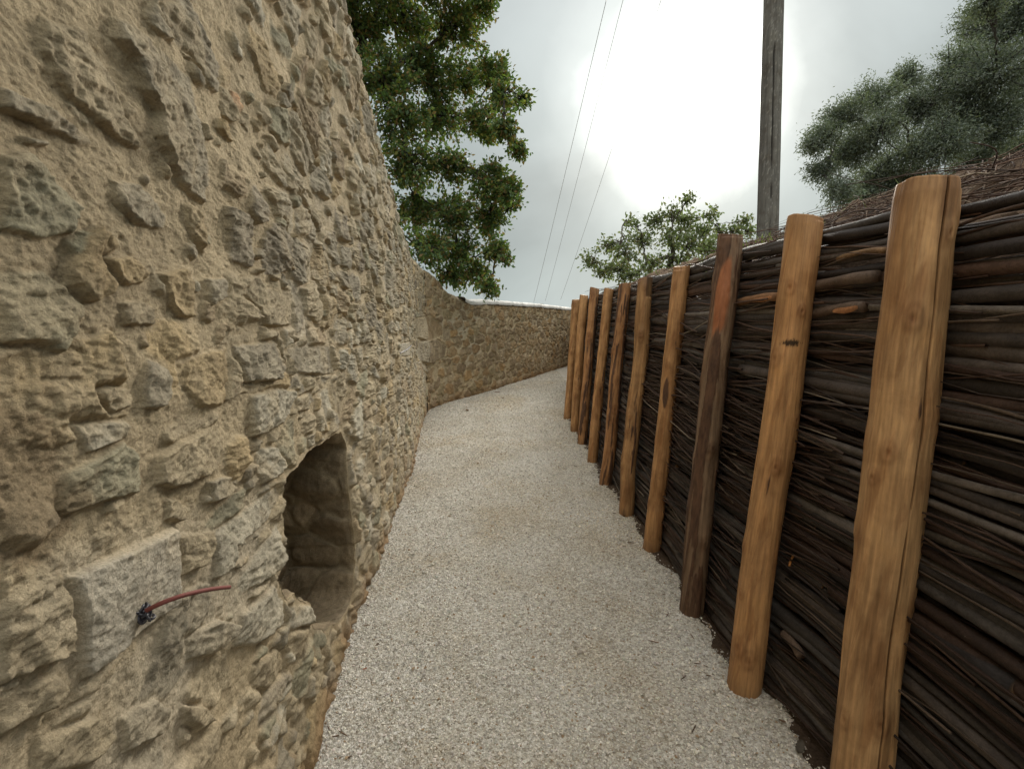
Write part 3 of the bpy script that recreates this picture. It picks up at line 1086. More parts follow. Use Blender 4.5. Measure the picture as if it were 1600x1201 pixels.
def brush_x(y, z):
    """front face of the brushwood (just behind the posts)"""
    a, b_ = sm(y, plXb), sm(y, plXt)
    return a + (b_ - a) * np.clip(z / ZT, 0, 1.1) - 0.01


# top line of the brushwood from the photograph
def brush_top(y):
    return np.interp(y, [-2, 1.0, 1.5, 2.0, 2.6, 3.5, 5, 7.5], [1.80, 1.80, 1.845, 1.845, 1.83, 1.81, 1.80, 1.80])


# ------------------------------------------------------------------ soil bank behind the fence
by = np.concatenate([np.linspace(-8, 0.2, 40)[:-1], np.linspace(0.2, 9, 420)[:-1], np.linspace(9, 40, 90)])
prof_d = np.concatenate([np.zeros(26), np.linspace(0.01, 1.6, 150), 1.6 + (np.linspace(0.02, 1, 60) ** 2) * 110])
prof_f = np.concatenate([np.linspace(0, 1, 26), np.ones(210)])
D, Yb = np.meshgrid(prof_d, by)
Fz, _ = np.meshgrid(prof_f, by)
tb = brush_top(Yb)
Xb = brush_x(Yb, Fz * tb) + 0.17 + D
rise = 0.46 * np.minimum(D, 0.75) + 0.24 * np.clip(D - 0.75, 0, 1.2) - 0.02 * np.clip(D - 1.9, 0, 12)
Zb = Fz * (tb - 0.04) + rise - 0.02
soilN = fbm2(Xb * 4, Yb * 4, 5, 201) * 0.10 + np.abs(fbm2(Xb * 14, Yb * 14, 4, 202)) * 0.05
Zb = Zb + np.where(D > 0, soilN * np.clip(D * 6, 0.2, 1), 0)
Xb = Xb + np.where(D == 0, 0.06 * fbm2(Yb * 9, Fz * 12, 3, 203), 0)
cs = np.array([0.22, 0.155, 0.11]) * (1 + 0.4 * fbm2(Xb * 5, Yb * 5, 4, 204))[..., None]
gm_ = sstep(1.2, 3.0, D + fbm2(Xb * 2, Yb * 2, 3, 205))[..., None] * 0.6
cs = cs * (1 - gm_) + np.array([0.12, 0.13, 0.05]) * gm_
bank = mesh_obj('soil_bank', np.stack([Xb, Yb, Zb], -1).reshape(-1, 3), None, M_SOIL, None, True, np.clip(cs, 0.02, 0.6).reshape(-1, 3),
                quads=grid_quads(len(by), len(prof_d)))
tag(bank, kind='structure')


def bank_z(x, y):
    d = np.maximum(x - (brush_x(y, brush_top(y)) + 0.17), 0.0)
    r = 0.46 * np.minimum(d, 0.75) + 0.24 * np.clip(d - 0.75, 0, 1.2) - 0.02 * np.clip(d - 1.9, 0, 12)
    return brush_top(y) - 0.06 + r + (fbm2(x * 4, y * 4, 5, 201) * 0.09 + np.abs(fbm2(x * 14, y * 14, 4, 202)) * 0.05) * np.clip(d * 6, 0.2, 1)


ye = np.linspace(-2, 10, 1400)
rows = []
for f_ in (0.0, 0.15, 0.4, 0.7, 1.0):
    xe = brush_x(ye, 0.0) - 0.035 + 0.09 * fbm2(ye * 6, ye * 0, 5, 811) + f_ * 0.34
    rows.append(np.stack([xe, ye, gz(xe, ye) + 0.002 + 0.010 * min(1, f_ * 4) + 0.012 * fbm2(xe * 40, ye * 40, 3, 812) * min(1, f_ * 4)], -1))
Ve = np.stack(rows)
o = mesh_obj('soil_edge', Ve.reshape(-1, 3), None, M_SOIL, None, True, np.tile([0.10, 0.07, 0.048], (5 * 1400, 1)), quads=grid_quads(5, 1400))
tag(o, kind='structure')

# ------------------------------------------------------------------ brushwood
BR = []


def branch_path(y0, L, z, dx, slope, wob, seed, n):
    t = np.linspace(0, 1, n)
    y = y0 + L * t
    k = 1.2
    zz = z + slope * (t - 0.5) * L + wob * fbm2(t * L * k + seed * 1.7, t * 0 + seed, 3, 5) * 1.4
    xx = brush_x(y, zz) + dx + wob * 0.7 * fbm2(t * L * k + seed * 2.3 + 50, t * 0 + seed, 3, 6)
    return np.stack([xx, y, zz], -1)


sid = 0
z = 0.02
while z < 1.85:
    rl = 0.0155 + 0.006 * rng.random() + (0.003 if z > 1.3 else 0)
    y = -1.6 + rng.uniform(-1.5, 0.3)
    while y < 8.6:
        L = rng.uniform(1.3, 3.4)
        r_ = rl * rng.uniform(0.55, 1.3) * float(np.interp(y + L / 2, [2, 5], [1.08, 0.85]))
        zt_ = z + rng.normal(0, 0.008)
        ymid = y + L / 2
        if zt_ < brush_top(ymid) - 0.01 and ymid > -1.4:
            n = max(10, int(L * 13))
            P = branch_path(y, L, zt_, 0.006 + r_ + abs(rng.normal(0, 0.010)), rng.normal(0, 0.014), 0.019, sid, n)
            tp0 = rng.random() < 0.5
            tt = np.linspace(0, 1, n)
            if tp0:
                tt = 1 - tt
            R = r_ * (1.12 - 0.55 * tt) * (1 + 0.10 * fbm2(tt * 9 + sid, tt * 0, 3, 3))
            BR.append((P, R, sid, 0))
        sid += 1
        y += L * rng.uniform(0.82, 1.0)
    z += rl * 1.34
# second layer deeper in
z = 0.03
while z < 1.78:
    y = -1.4 + rng.uniform(-1.5, 0)
    while y < 8.4:
        L = rng.uniform(1.2, 2.6)
        r_ = rng.uniform(0.010, 0.019)
        n = 18
        P = branch_path(y, L, z + rng.normal(0, 0.012), 0.05 + abs(rng.normal(0, 0.02)), rng.normal(0, 0.03), 0.05, sid, n)
        R = r_ * np.linspace(1.1, 0.6, n)[::rng.choice([-1, 1])]
        BR.append((P, R, sid, 1))
        sid += 1
        y += L
    z += 0.030


def bcol(seed, P, thin=False):
    q_ = np.random.default_rng(seed + 999)
    pal = [(0.060, 0.049, 0.042), (0.095, 0.076, 0.064), (0.042, 0.034, 0.031), (0.14, 0.118, 0.10), (0.080, 0.048, 0.035), (0.080, 0.070, 0.063), (0.16, 0.135, 0.112)]
    if thin:
        pal = [(0.070, 0.040, 0.028), (0.095, 0.058, 0.040), (0.055, 0.038, 0.030), (0.12, 0.085, 0.060), (0.26, 0.21, 0.155)]
    c_ = np.array(pal[q_.choice(len(pal), p=([.2, .2, .18, .14, .12, .12, .04] if not thin else [.34, .28, .2, .14, .04]))])
    lift = 1.0 if P is None else float(np.interp(np.mean(P[:, 2]), [1.2, 1.6], [0.72, 1.15]))  # sheen and shade in the colour: top rows lightened, lower rows darkened
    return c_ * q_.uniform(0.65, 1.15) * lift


pyv = sorted([a[0][1] for a in pl])          # post distances, near to far


def score(P, R, lay):
    vis = [(p, r_) for p, r_ in zip(P, R) if p[1] > 0.85]
    if not vis:
        return 0
    a = 0
    for p, r_ in vis:
        a += r_ / (p[1] ** 2)
    return a / len(P) * np.linalg.norm(P[-1] - P[0]) * (0.12 if lay else 1.0)


order = sorted(range(len(BR)), key=lambda i: -score(*BR[i][:2], BR[i][3]))
NIND = 292
ORD = ['nearest', 'second', 'third', 'fourth', 'fifth', 'sixth', 'seventh', 'eighth', 'ninth', 'tenth']
brush = Soup()
for rank, i in enumerate(order):
    P, R, sd_, layr = BR[i]
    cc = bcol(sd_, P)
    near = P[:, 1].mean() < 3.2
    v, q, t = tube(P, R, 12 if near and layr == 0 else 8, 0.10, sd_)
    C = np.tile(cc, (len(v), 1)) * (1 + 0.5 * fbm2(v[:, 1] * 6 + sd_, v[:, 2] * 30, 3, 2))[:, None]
    C[-2:] = (0.36, 0.20, 0.09)
    if rank < NIND:
        mid = P[len(P) // 2]
        vis = P[P[:, 1] > 0.9]
        ym = vis[:, 1].mean() if len(vis) else mid[1]
        bay = int(np.searchsorted(pyv, ym))
        hgt = mid[2] / brush_top(mid[1])
        lev = ('along the top of the stack', 'high in the stack', 'low in the stack', 'at the foot of the stack')[
            0 if hgt > 0.86 else 1 if hgt > 0.5 else 2 if hgt > 0.16 else 3]
        thick = 'thick' if R.mean() > 0.0165 else 'medium' if R.mean() > 0.0125 else 'thin'
        tone = 'greyish' if cc[2] / cc[0] > 0.66 else 'reddish brown' if cc[2] / cc[0] < 0.45 else 'dark brown'
        where = ('in front of the nearest post' if bay == 0 else
                 'beyond the farthest post' if bay >= len(pyv) else
                 'between the %s and %s posts' % (ORD[bay - 1], ORD[bay]))
        if bay == 0:
            where = 'right of the nearest post'
        o = mesh_obj('branch', v, None, M_BARK, None, True, np.clip(C, 0.01, 0.6), quads=q, tris=t, loc=P[0])
        tag(o, f'{thick} {tone} branch {lev}, {where}', 'branch', 'stacked brushwood branches behind the posts')
    else:
        brush.add(v, q, t, np.clip(C, 0.01, 0.6))
# thin twigs pushed in everywhere
for k in range(1900):
    y0 = rng.uniform(-0.9, 8.3)
    if rng.random() < 0.4:
        y0 = rng.uniform(0.8, 3.6)
    L = rng.uniform(0.25, 1.5)
    zz = rng.uniform(0.0, 1.0) ** 0.85 * (brush_top(y0) - 0.02)
    if rng.random() < 0.35:
        zz = rng.uniform(0.7, 1.2)
        y0 = rng.uniform(1.5, 3.2)
    n = 9
    P = branch_path(y0, L, zz, rng.uniform(-0.006, 0.06), rng.normal(0, 0.07), 0.07, 7000 + k, n)
    P[:, 2] = np.minimum(P[:, 2], brush_top(P[:, 1]) + 0.015)
    P[:, 2] = np.maximum(P[:, 2], 0.004)
    r_ = rng.uniform(0.0016, 0.0058)
    v, q, t = tube(P, r_ * np.linspace(1, 0.45, n), 5, 0, 0, False)
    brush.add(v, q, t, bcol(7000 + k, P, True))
o = brush.build('brushwood', M_BARK, smooth=True)
tag(o, 'mass of thin dark twigs and deeper branches packed between the larger stacked branches', 'brushwood', kind='stuff')


# cut stubs showing fresh orange wood
def stub(px0, px1, r_, label, face=False, body=(0.13, 0.09, 0.065)):
    def pt(px, off):
        # meet the brush face
        d = ray(*px)
        yy = np.linspace(0.6, 9, 4000)
        X = d[0] / d[1] * yy
        Z = EYE + d[2] / d[1] * yy
        j = np.argmin(np.abs(X - (brush_x(yy, Z) - off)))
        return np.array([X[j], yy[j], Z[j]])
    a, b_ = pt(px0, -0.02), pt(px1, 0.002)
    n = 14
    tt = np.linspace(0, 1, n)
    P = a + (b_ - a) * tt[:, None]
    P[:, 2] += 0.01 * np.sin(tt * 3)
    R = r_ * (1.0 + 0.08 * np.sin(tt * 9))
    v, q, t = tube(P, R, 14, 0.08, 5)
    C = np.tile(body, (len(v), 1)).astype(float)
    root = mesh_obj('cut_branch', v, None, M_BARK, None, True, C, quads=q, tris=t)
    tag(root, label, 'branch', 'stacked brushwood branches behind the posts')
    if face:
        # sliver of exposed wood along the side
        dv = (b_ - a) / np.linalg.norm(b_ - a)
        side = np.cross(dv, [0, 0, 1.0])
        side = side / np.linalg.norm(side)
        if side[0] > 0:
            side = -side
        up = np.cross(side, dv)
        if up[2] < 0:
            up = -up
        S_ = Soup()
        m_ = 18
        u_ = np.linspace(0.52, 0.97, m_)
        rows = []
        for w_ in np.linspace(-1, 1, 7):
            ang_ = w_ * 0.75 * np.sin(np.linspace(0.25, math.pi - 0.35, m_))
            rr = r_ * 1.10
            pts = a + (b_ - a) * u_[:, None] + rr * (np.cos(ang_)[:, None] * side + np.sin(ang_)[:, None] * up)
            rows.append(pts)
        V = np.stack(rows)
        mesh_obj('exposed_wood', V.reshape(-1, 3), None, M_BARK, root, True, np.tile([0.36, 0.165, 0.07], (7 * m_, 1)), quads=grid_quads(7, m_))
    return root


stub((1270, 492), (1352, 480), 0.017, 'stub with a bright orange split face, between the two nearest posts', True)
stub((1250, 455), (1371, 432), 0.018, 'cut dark stub ending just left of the nearest post, above the orange split stub')
stub((1150, 475), (1215, 464), 0.017, 'orange stripped branch between the second and third nearest posts', True, (0.24, 0.125, 0.06))
stub((1310, 405), (1385, 392), 0.009, 'thin brown stub high up beside the nearest post', False, (0.20, 0.12, 0.06))
stub((1225, 990), (1252, 1026), 0.016, 'sawn stub poking out low between the two nearest posts')
stub((1240, 868), (1233, 885), 0.004, 'tiny orange chip of wood caught between the two nearest posts', False, (0.50, 0.22, 0.07))

# ------------------------------------------------------------------ roots, dry stalks and weeds on the bank
dry = Soup()
for k in range(850):
    y0 = rng.uniform(0.6, 8.5) if rng.random() < .5 else rng.uniform(0.8, 3.5)
    d = 0.12 + abs(rng.normal(0, 0.35))
    x0 = brush_x(y0, 1.8) + 0.05 + d
    z0 = max(float(bank_z(x0, y0)), float(brush_top(y0)) - 0.03) + 0.004
    L = rng.uniform(0.12, 0.75)
    a_ = rng.normal(math.pi / 2 * 1.0, 0.55) * rng.choice([-1, 1])
    n = 9
    t = np.linspace(0, 1, n)
    X = x0 + np.cos(a_) * L * t
    Y = y0 + np.sin(a_) * L * t + 0.03 * np.sin(t * 5 + k)
    Zg = np.where(X > brush_x(Y, 1.8) + 0.17, bank_z(X, Y), brush_top(Y) - 0.01)
    X = np.maximum(X, brush_x(Y, 1.8) + 0.07)
    Z = np.maximum(Zg, z0 - 0.02) + 0.006 + rng.uniform(0, 0.05) * np.sin(t * math.pi)
    v, q, tt_ = tube(np.stack([X, Y, Z], -1), rng.uniform(0.0010, 0.0034) * np.linspace(1, .5, n), 4, 0, 0, False)
    dry.add(v, q, tt_, bcol(12000 + k, None, True) * 1.25)
o = dry.build('dry_stalks', M_DRY, smooth=True)
tag(o, 'tangle of dry roots and stalks lying along the top of the brushwood', 'dry stalks', kind='stuff')

weeds = Soup()
for k in range(520):
    if rng.random() < 0.55:
        y0, d = rng.normal(3.6, 0.5), abs(rng.normal(0.30, 0.15))
    else:
        y0, d = rng.uniform(2.5, 9.0), abs(rng.normal(0.5, 0.4))
    x0 = brush_x(y0, 1.8) + 0.17 + d
    z0 = float(bank_z(x0, y0))
    h_ = rng.uniform(0.03, 0.11)
    dr = rng.normal(0, 0.4, 2)
    wv = rng.normal(0, 1, 2)
    wv /= np.linalg.norm(wv)
    w_ = 0.004
    b0 = np.array([x0, y0, z0 - 0.01])
    m1 = b0 + np.array([dr[0] * h_ * .4, dr[1] * h_ * .4, h_ * .6])
    tpp = b0 + np.array([dr[0] * h_, dr[1] * h_, h_])
    wd = np.array([wv[0] * w_, wv[1] * w_, 0])
    weeds.add([b0 - wd, b0 + wd, m1 + wd, m1 - wd, tpp], q=[(0, 1, 2, 3)], t=[(3, 2, 4)],
              c=np.array([0.12, 0.15, 0.05]) * rng.uniform(0.7, 1.6))
o = weeds.build('weeds', M_LEAF)
tag(o, 'sparse green weeds and grass on the crest of the soil bank', 'grass', kind='stuff')


# ------------------------------------------------------------------ trees
def leaves(P, D, size, asp, cols_, seed):
    """one folded four-point blade per point P, pointing roughly along D"""
    q_ = np.random.default_rng(seed)
    n = len(P)
    D = D + q_.normal(0, 0.55, D.shape)
    D /= np.linalg.norm(D, axis=1, keepdims=True)
    W = np.cross(D, q_.normal(0, 1, D.shape))
    W /= np.linalg.norm(W, axis=1, keepdims=True) + 1e-9
    N = np.cross(D, W)
    L = size * q_.uniform(0.6, 1.25, (n, 1))
    w_ = L * asp
    a = P
    m1 = P + D * L * 0.5 + W * w_ + N * w_ * 0.3
    b_ = P + D * L
    m2 = P + D * L * 0.5 - W * w_ + N * w_ * 0.3
    V = np.stack([a, m1, b_, m2], 1).reshape(-1, 3)
    k = np.arange(n)[:, None] * 4
    t = np.concatenate([k + np.array([[0, 1, 2]]), k + np.array([[0, 2, 3]])])
    return V, t, np.repeat(cols_, 4, axis=0)


def make_tree(name, label, cat, base, blobs, trunk_r, leaf_size, asp, pal, nleaf, lmat, seed, fork=0.45, bark=(0.09, 0.075, 0.06),
              bark_w=1.0, twig_len=0.34, twigs_per=26, lpt=14, ori=None):
    """blobs: list of (centre xyz, radius)"""
    q_ = np.random.default_rng(seed)
    base = np.array(base, dtype=float)
    root = empty(name, base)
    tag(root, label, cat)
    C = np.array([b_[0] for b_ in blobs])
    Rb = np.array([b_[1] for b_ in blobs])
    cen = np.average(C, axis=0, weights=Rb)
    if ori is not None:
        forkp = np.array(ori, dtype=float)
    else:
        forkp = base + (cen - base) * fork
    wood = Soup()
    # trunk
    n = 16
    t = np.linspace(0, 1, n)[:, None]
    mid = (base + forkp) / 2 + q_.normal(0, 0.12, 3)
    P = (1 - t) ** 2 * base + 2 * t * (1 - t) * mid + t ** 2 * forkp
    tr = Soup()
    v, q, tt = tube(P, trunk_r * (1.35 - 0.55 * t[:, 0] + 0.4 * np.exp(-t[:, 0] * 12)), 14, 0.15, seed)
    tr.add(v, q, tt, np.array(bark))
    # limbs reach out and branch: each blob hangs on the nearest already placed node
    nodes = [forkp]
    rad = [trunk_r * 0.8]
    od = np.argsort(np.linalg.norm(C - forkp, axis=1))
    tw_P, tw_D = [], []
    for i in od:
        c = C[i]
        cand = np.array(nodes)
        dd = np.linalg.norm(cand - c, axis=1) + 0.25 * np.linalg.norm(cand - forkp, axis=1)
        j = int(np.argmin(dd))
        a = cand[j]
        r0 = rad[j] * 0.78
        L = np.linalg.norm(c - a)
        n = 12
        t = np.linspace(0, 1, n)[:, None]
        m_ = (a + c) / 2 + q_.normal(0, 0.12 * L, 3) + np.array([0, 0, 0.10 * L])
        P = (1 - t) ** 2 * a + 2 * t * (1 - t) * m_ + t ** 2 * c
        P[1:-1] += q_.normal(0, 0.02 * L, (n - 2, 3))
        r1 = max(r0 * 0.55, 0.012 * bark_w)
        v, q, tt = tube(P, np.linspace(r0, r1, n), 7, 0.1, seed, False)
        tr.add(v, q, tt, np.array(bark))
        nodes += [P[7], c]
        rad += [r0 * 0.75, r1]
        # twigs inside the blob
        nt_ = int(twigs_per * (Rb[i] / 0.5) ** 1.6) + 6
        for k in range(nt_):
            d = q_.normal(0, 1, 3)
            d /= np.linalg.norm(d)
            rr = Rb[i] * q_.uniform(0.35, 1.08)
            d[2] *= 0.85
            e = c + d * rr
            s_ = P[q_.integers(7, n)] + q_.normal(0, 0.02, 3)
            m2 = (s_ + e) / 2 + q_.normal(0, 0.16 * rr, 3)
            t2 = np.linspace(0, 1, 6)[:, None]
            Q = (1 - t2) ** 2 * s_ + 2 * t2 * (1 - t2) * m2 + t2 ** 2 * e
            if k % 2 == 0 or Rb[i] < 0.3:
                v, q, tt = tube(Q, np.linspace(0.009, 0.003, 6) * bark_w, 4, 0, 0, False)
                tr.add(v, q, tt, np.array(bark) * 0.9)
            # leaf spray round the end of the twig
            kk = q_.integers(int(lpt * 0.5), int(lpt * 1.5))
            f = q_.uniform(0.35, 1.0, kk) ** 0.6
            idx = np.clip((f * 5).astype(int), 0, 4)
            fr = (f * 5 - idx)[:, None]
            pp = Q[idx] * (1 - fr) + Q[idx + 1] * fr + q_.normal(0, twig_len * 0.17, (kk, 3))
            tw_P.append(pp)
            tw_D.append(np.tile((e - s_) / (np.linalg.norm(e - s_) + 1e-6), (kk, 1)) * 0.6 + np.array([0, 0, -0.15]))
    P = np.concatenate(tw_P)
    D = np.concatenate(tw_D)
    if len(P) > nleaf:
        sel = q_.choice(len(P), nleaf, replace=False)
        P, D = P[sel], D[sel]
    pal = np.array(pal)
    ci = q_.integers(0, len(pal), len(P))
    # whole sprays share a tone
    tone = 1 + 0.5 * fbm2(P[:, 0] * 2.2 + P[:, 1], P[:, 2] * 2.2, 3, seed)
    cl_ = pal[ci] * tone[:, None] * q_.uniform(0.75, 1.25, (len(P), 1))
    V, t, cc = leaves(P, D, leaf_size, asp, np.clip(cl_, 0.01, 0.6), seed)
    tr.build('trunk', M_TRUNK, root, True, None).matrix_parent_inverse.identity()
    o2 = mesh_obj('crown', V, None, lmat, root, False, cc, tris=t)
    for ch_ in root.children:
        ch_.location = tuple(-base)
    print(name, 'leaves', len(P))
    return root


def blobs_px(lst, y, seed, spread=0.9):
    q_ = np.random.default_rng(seed)
    out = []
    for (px, py, r_) in lst:
        yy = y + q_.normal(0, spread)
        out.append((at_y(px, py, yy), r_ / F * yy))
    return out


oak = [(590, -60, 70), (680, -70, 80), (760, -50, 40), (570, 40, 50), (640, 30, 62), (712, 28, 52), (758, 5, 24),
       (600, 120, 55), (665, 110, 52), (725, 118, 42), (775, 112, 30), (790, 150, 24), (625, 190, 52), (690, 185, 50), (755, 190, 42),
       (790, 205, 22), (815, 155, 9), (640, 262, 48), (700, 265, 42), (760, 285, 40), (795, 300, 26), (812, 238, 12), (650, 330, 42),
       (705, 335, 46), (768, 345, 36), (800, 318, 18), (670, 385, 36), (720, 395, 40), (775, 392, 26), (742, 430, 30), (765, 450, 16), (700, 428, 24),
       (520, 0, 70), (480, 120, 80), (500, 250, 80), (560, 300, 60), (430, 30, 90), (590, 370, 50)]
make_tree('oak_tree', 'large leafy oak overhanging the wall, sky showing through its dark green crown', 'tree', (-3.9, 9.6, -0.15),
          blobs_px(oak, 9.2, 5, 0.65), 0.17, 0.085, 0.27,
          [(0.08, 0.12, 0.042), (0.10, 0.15, 0.048), (0.06, 0.10, 0.036), (0.13, 0.175, 0.05), (0.07, 0.115, 0.055), (0.19, 0.185, 0.055), (0.17, 0.115, 0.05)],
          165000, M_LEAF, 11, bark=(0.05, 0.042, 0.036), twigs_per=42, lpt=36, bark_w=1.5, ori=at_y(556, 150, 9.4))

fig = [(925, 405, 15), (945, 385, 14), (975, 395, 20), (965, 420, 22), (1000, 375, 22), (1025, 345, 18), (1050, 330, 14), (1070, 345, 20),
       (1045, 370, 26), (1010, 410, 26), (985, 432, 20), (1080, 380, 24), (1100, 360, 16), (1110, 335, 9), (1105, 390, 22), (1130, 365, 12), (1150, 360, 12),
       (1170, 362, 9), (1060, 410, 26), (940, 425, 14), (985, 345, 7), (1075, 312, 6), (1165, 345, 5)]
make_tree('small_tree', 'small open crowned tree with pale green leaves growing behind the middle fence posts', 'tree', (3.0, 9.4, 1.9),
          blobs_px(fig, 9.0, 6, 0.4), 0.07, 0.078, 0.27,
          [(0.13, 0.16, 0.085), (0.16, 0.20, 0.10), (0.11, 0.135, 0.075), (0.19, 0.22, 0.12), (0.18, 0.17, 0.10)],
          40000, M_LEAF, 12, bark=(0.10, 0.085, 0.07), twigs_per=44, lpt=17, ori=at_y(1050, 400, 9.1))

olive = [(1290, 215, 26), (1285, 270, 22), (1320, 180, 34), (1325, 240, 40), (1310, 300, 28), (1365, 150, 34), (1370, 210, 44), (1375, 275, 44),
         (1345, 310, 26), (1410, 120, 26), (1420, 170, 44), (1430, 235, 46), (1420, 290, 36), (1470, 150, 46), (1480, 220, 50), (1500, 100, 40), (1510, 170, 50),
         (1530, 40, 40), (1555, 110, 56), (1560, 190, 50), (1590, 40, 52), (1620, 120, 60), (1540, 0, 26), (1600, -30, 50), (1650, 50, 60), (1680, 150, 70),
         (1660, 240, 60), (1520, 250, 40), (1270, 225, 14), (1580, 235, 34), (1700, -20, 70)]
make_tree('olive_tree', 'broad grey green olive tree standing on the bank at the upper right', 'tree', (10.6, 12.4, 2.0),
          blobs_px(olive, 11.5, 8, 0.8), 0.24, 0.072, 0.14,
          [(0.125, 0.15, 0.12), (0.155, 0.18, 0.15), (0.095, 0.12, 0.095), (0.20, 0.22, 0.19), (0.13, 0.145, 0.10)],
          310000, M_OLIVE, 13, bark=(0.07, 0.065, 0.058), twigs_per=52, lpt=74, twig_len=0.5, bark_w=2.0, ori=at_y(1480, 300, 11.8))

# ------------------------------------------------------------------ utility pole
yP = 7.0
pb = at_y(1199, 372, yP)
pt_ = at_y(1209, 0, yP)
dr = (pt_ - pb) / (pt_[2] - pb[2])
A0 = pb + dr * (1.6 - pb[2])
A1 = pb + dr * (9.0 - pb[2])
NR, NS = 500, 90
t = np.linspace(0, 1, NR)
a = np.linspace(0, 2 * math.pi, NS, endpoint=False)
TT, AA = np.meshgrid(t, a, indexing='ij')
R = 0.142 * (1.03 - 0.30 * TT) * (1 + 0.03 * fbm2(np.cos(AA) * 2, TT * 20 + np.sin(AA) * 2, 3, 700))
C = np.ones(TT.shape + (3,)) * np.array([0.135, 0.125, 0.112])
C *= (1 + 0.4 * fbm2(np.cos(AA) * 9, TT * 12 + np.sin(AA) * 9, 4, 701))[..., None]
sp_ = sstep(0.32, 0.42, fbm2(np.cos(AA) * 9, TT * 190 + np.sin(AA) * 9, 3, 702))[..., None]
C = C * (1 - sp_ * 0.35) + np.array([0.42, 0.40, 0.36]) * sp_ * 0.35
cw = 4.42 + 0.10 * fbm2(TT * 22, TT * 0, 4, 703)
ck = np.exp(-((AA - cw) * 0.158 / 0.009) ** 2) * sstep(-0.35, -0.1, fbm2(TT * 16, TT * 0, 3, 704))
R = R - 0.035 * ck
C = C * (1 - 0.9 * ck[..., None])
ax = A0[None] + (A1 - A0)[None] * t[:, None]
V = ax[:, None] + R[..., None] * np.stack([np.cos(AA), np.sin(AA), 0 * AA], -1)
Vf = np.concatenate([V.reshape(-1, 3), ax[-1:]])
k = np.arange(NS)
o = mesh_obj('utility_pole', Vf, None, M_POLE, None, True, np.clip(np.concatenate([C.reshape(-1, 3), [[.2, .18, .15]]]), .01, .7),
             quads=grid_quads(NR, NS, 0, True), tris=np.stack([(NR - 1) * NS + k, (NR - 1) * NS + (k + 1) % NS, np.full(NS, NR * NS)], -1))
tag(o, 'tall weathered grey utility pole with a long vertical crack standing on the bank', 'pole')

M_WIRE = plain_mat('wire_coating', (0.22, 0.22, 0.22), 0.6)
for (a_, b_, ra, lab) in (((946, -4), (834, 472), 0.008, 'overhead wire leftmost of the three crossing the sky'),
                          ((972, -4), (852, 470), 0.007, 'overhead wire in the middle of the three crossing the sky'),
                          ((1031, -4), (876, 468), 0.007, 'overhead wire rightmost of the three, closest to the sun glow')):
    A0 = at_y(a_[0], a_[1], 9.0)
    A1 = at_y(b_[0], b_[1], 34.0)
    ext = A0 - (A1 - A0) * 0.35
    t = np.linspace(0, 1, 80)[:, None]
    P = ext + (A1 - ext) * t
    P[:, 2] -= 1.0 * (t * (1 - t))[:, 0] * 0.6
    v, q, tt = tube(P, np.linspace(ra * 0.42, ra * 1.1, 80), 6, 0, 0, True)
    o = mesh_obj('overhead_wire', v, None, M_WIRE, None, True, None, quads=q, tris=tt)
    tag(o, lab, 'wire', 'overhead wires')


# ------------------------------------------------------------------ small things
def wall_pt(px, py, off=0.0):
    s_, z_ = wall_hit(px, py)
    h_, _ = wall_field(np.array([s_]), np.array([z_]))
    return wpos(np.array([s_]), np.array([z_]), h_ + off)[0], s_, z_


M_RED = plain_mat('red_plastic', (0.17, 0.052, 0.042), 0.7, 0.25, 200, 0.15)
M_BLACK = plain_mat('black_tape', (0.03, 0.028, 0.035), 0.45, 0.5, 300, 0.5)
pA, sA, zA = wall_pt(208, 962, -0.01)
pM = np.array([0, 0, EYE])
d2 = ray(275, 928)
d3 = ray(354, 917)


def on_ray(d, frac, px, py):
    w_, _, _ = wall_pt(px, py)
    e = np.array([0, 0, EYE])
    return e + (w_ - e) * frac


B1 = on_ray(d2, 0.90, 262, 932)
B2 = on_ray(d3, 0.86, 354, 917)
t = np.linspace(0, 1, 60)[:, None]
ctrl = 2 * B1 - (pA + B2) / 2
P = (1 - t) ** 2 * pA + 2 * t * (1 - t) * ctrl + t ** 2 * B2
rp = 0.0036
R = rp * (1 + 0.05 * (np.arange(60) % 2))
v, q, tt = tube(P, R, 14, 0, 0, False)
# open end: inner lining
root = mesh_obj('conduit_pipe', v, None, M_RED, None, True, None, quads=q)
tag(root, 'short curved red plastic conduit sticking out of the large pale block in the left wall', 'pipe')
v, q, tt = tube(P[-6:], np.full(6, rp * 0.75), 14, 0, 0, False)
mesh_obj('pipe_bore', v, None, M_BLACK, root, True, None, quads=q)
# frayed black tape round its foot
S_ = Soup()
q_ = np.random.default_rng(4)
aT = P[3]
for k in range(46):
    c0 = aT + q_.normal(0, 0.0045, 3)
    n = 10
    tt_ = np.linspace(0, 1, n)
    ph = q_.uniform(0, 6.28)
    rr = q_.uniform(0.005, 0.011)
    e1 = q_.normal(0, 1, 3)
    e1 /= np.linalg.norm(e1)
    e2 = np.cross(e1, q_.normal(0, 1, 3))
    e2 /= np.linalg.norm(e2)
    Q = c0 + rr * (np.cos(tt_ * 4 + ph)[:, None] * e1 + np.sin(tt_ * 4 + ph)[:, None] * e2)
    v, q, t3 = tube(Q, np.full(n, q_.uniform(0.0008, 0.0028)), 5, 0, 0, True)
    S_.add(v, q, t3)
S_.build('tape_wrap', M_BLACK, root, True)

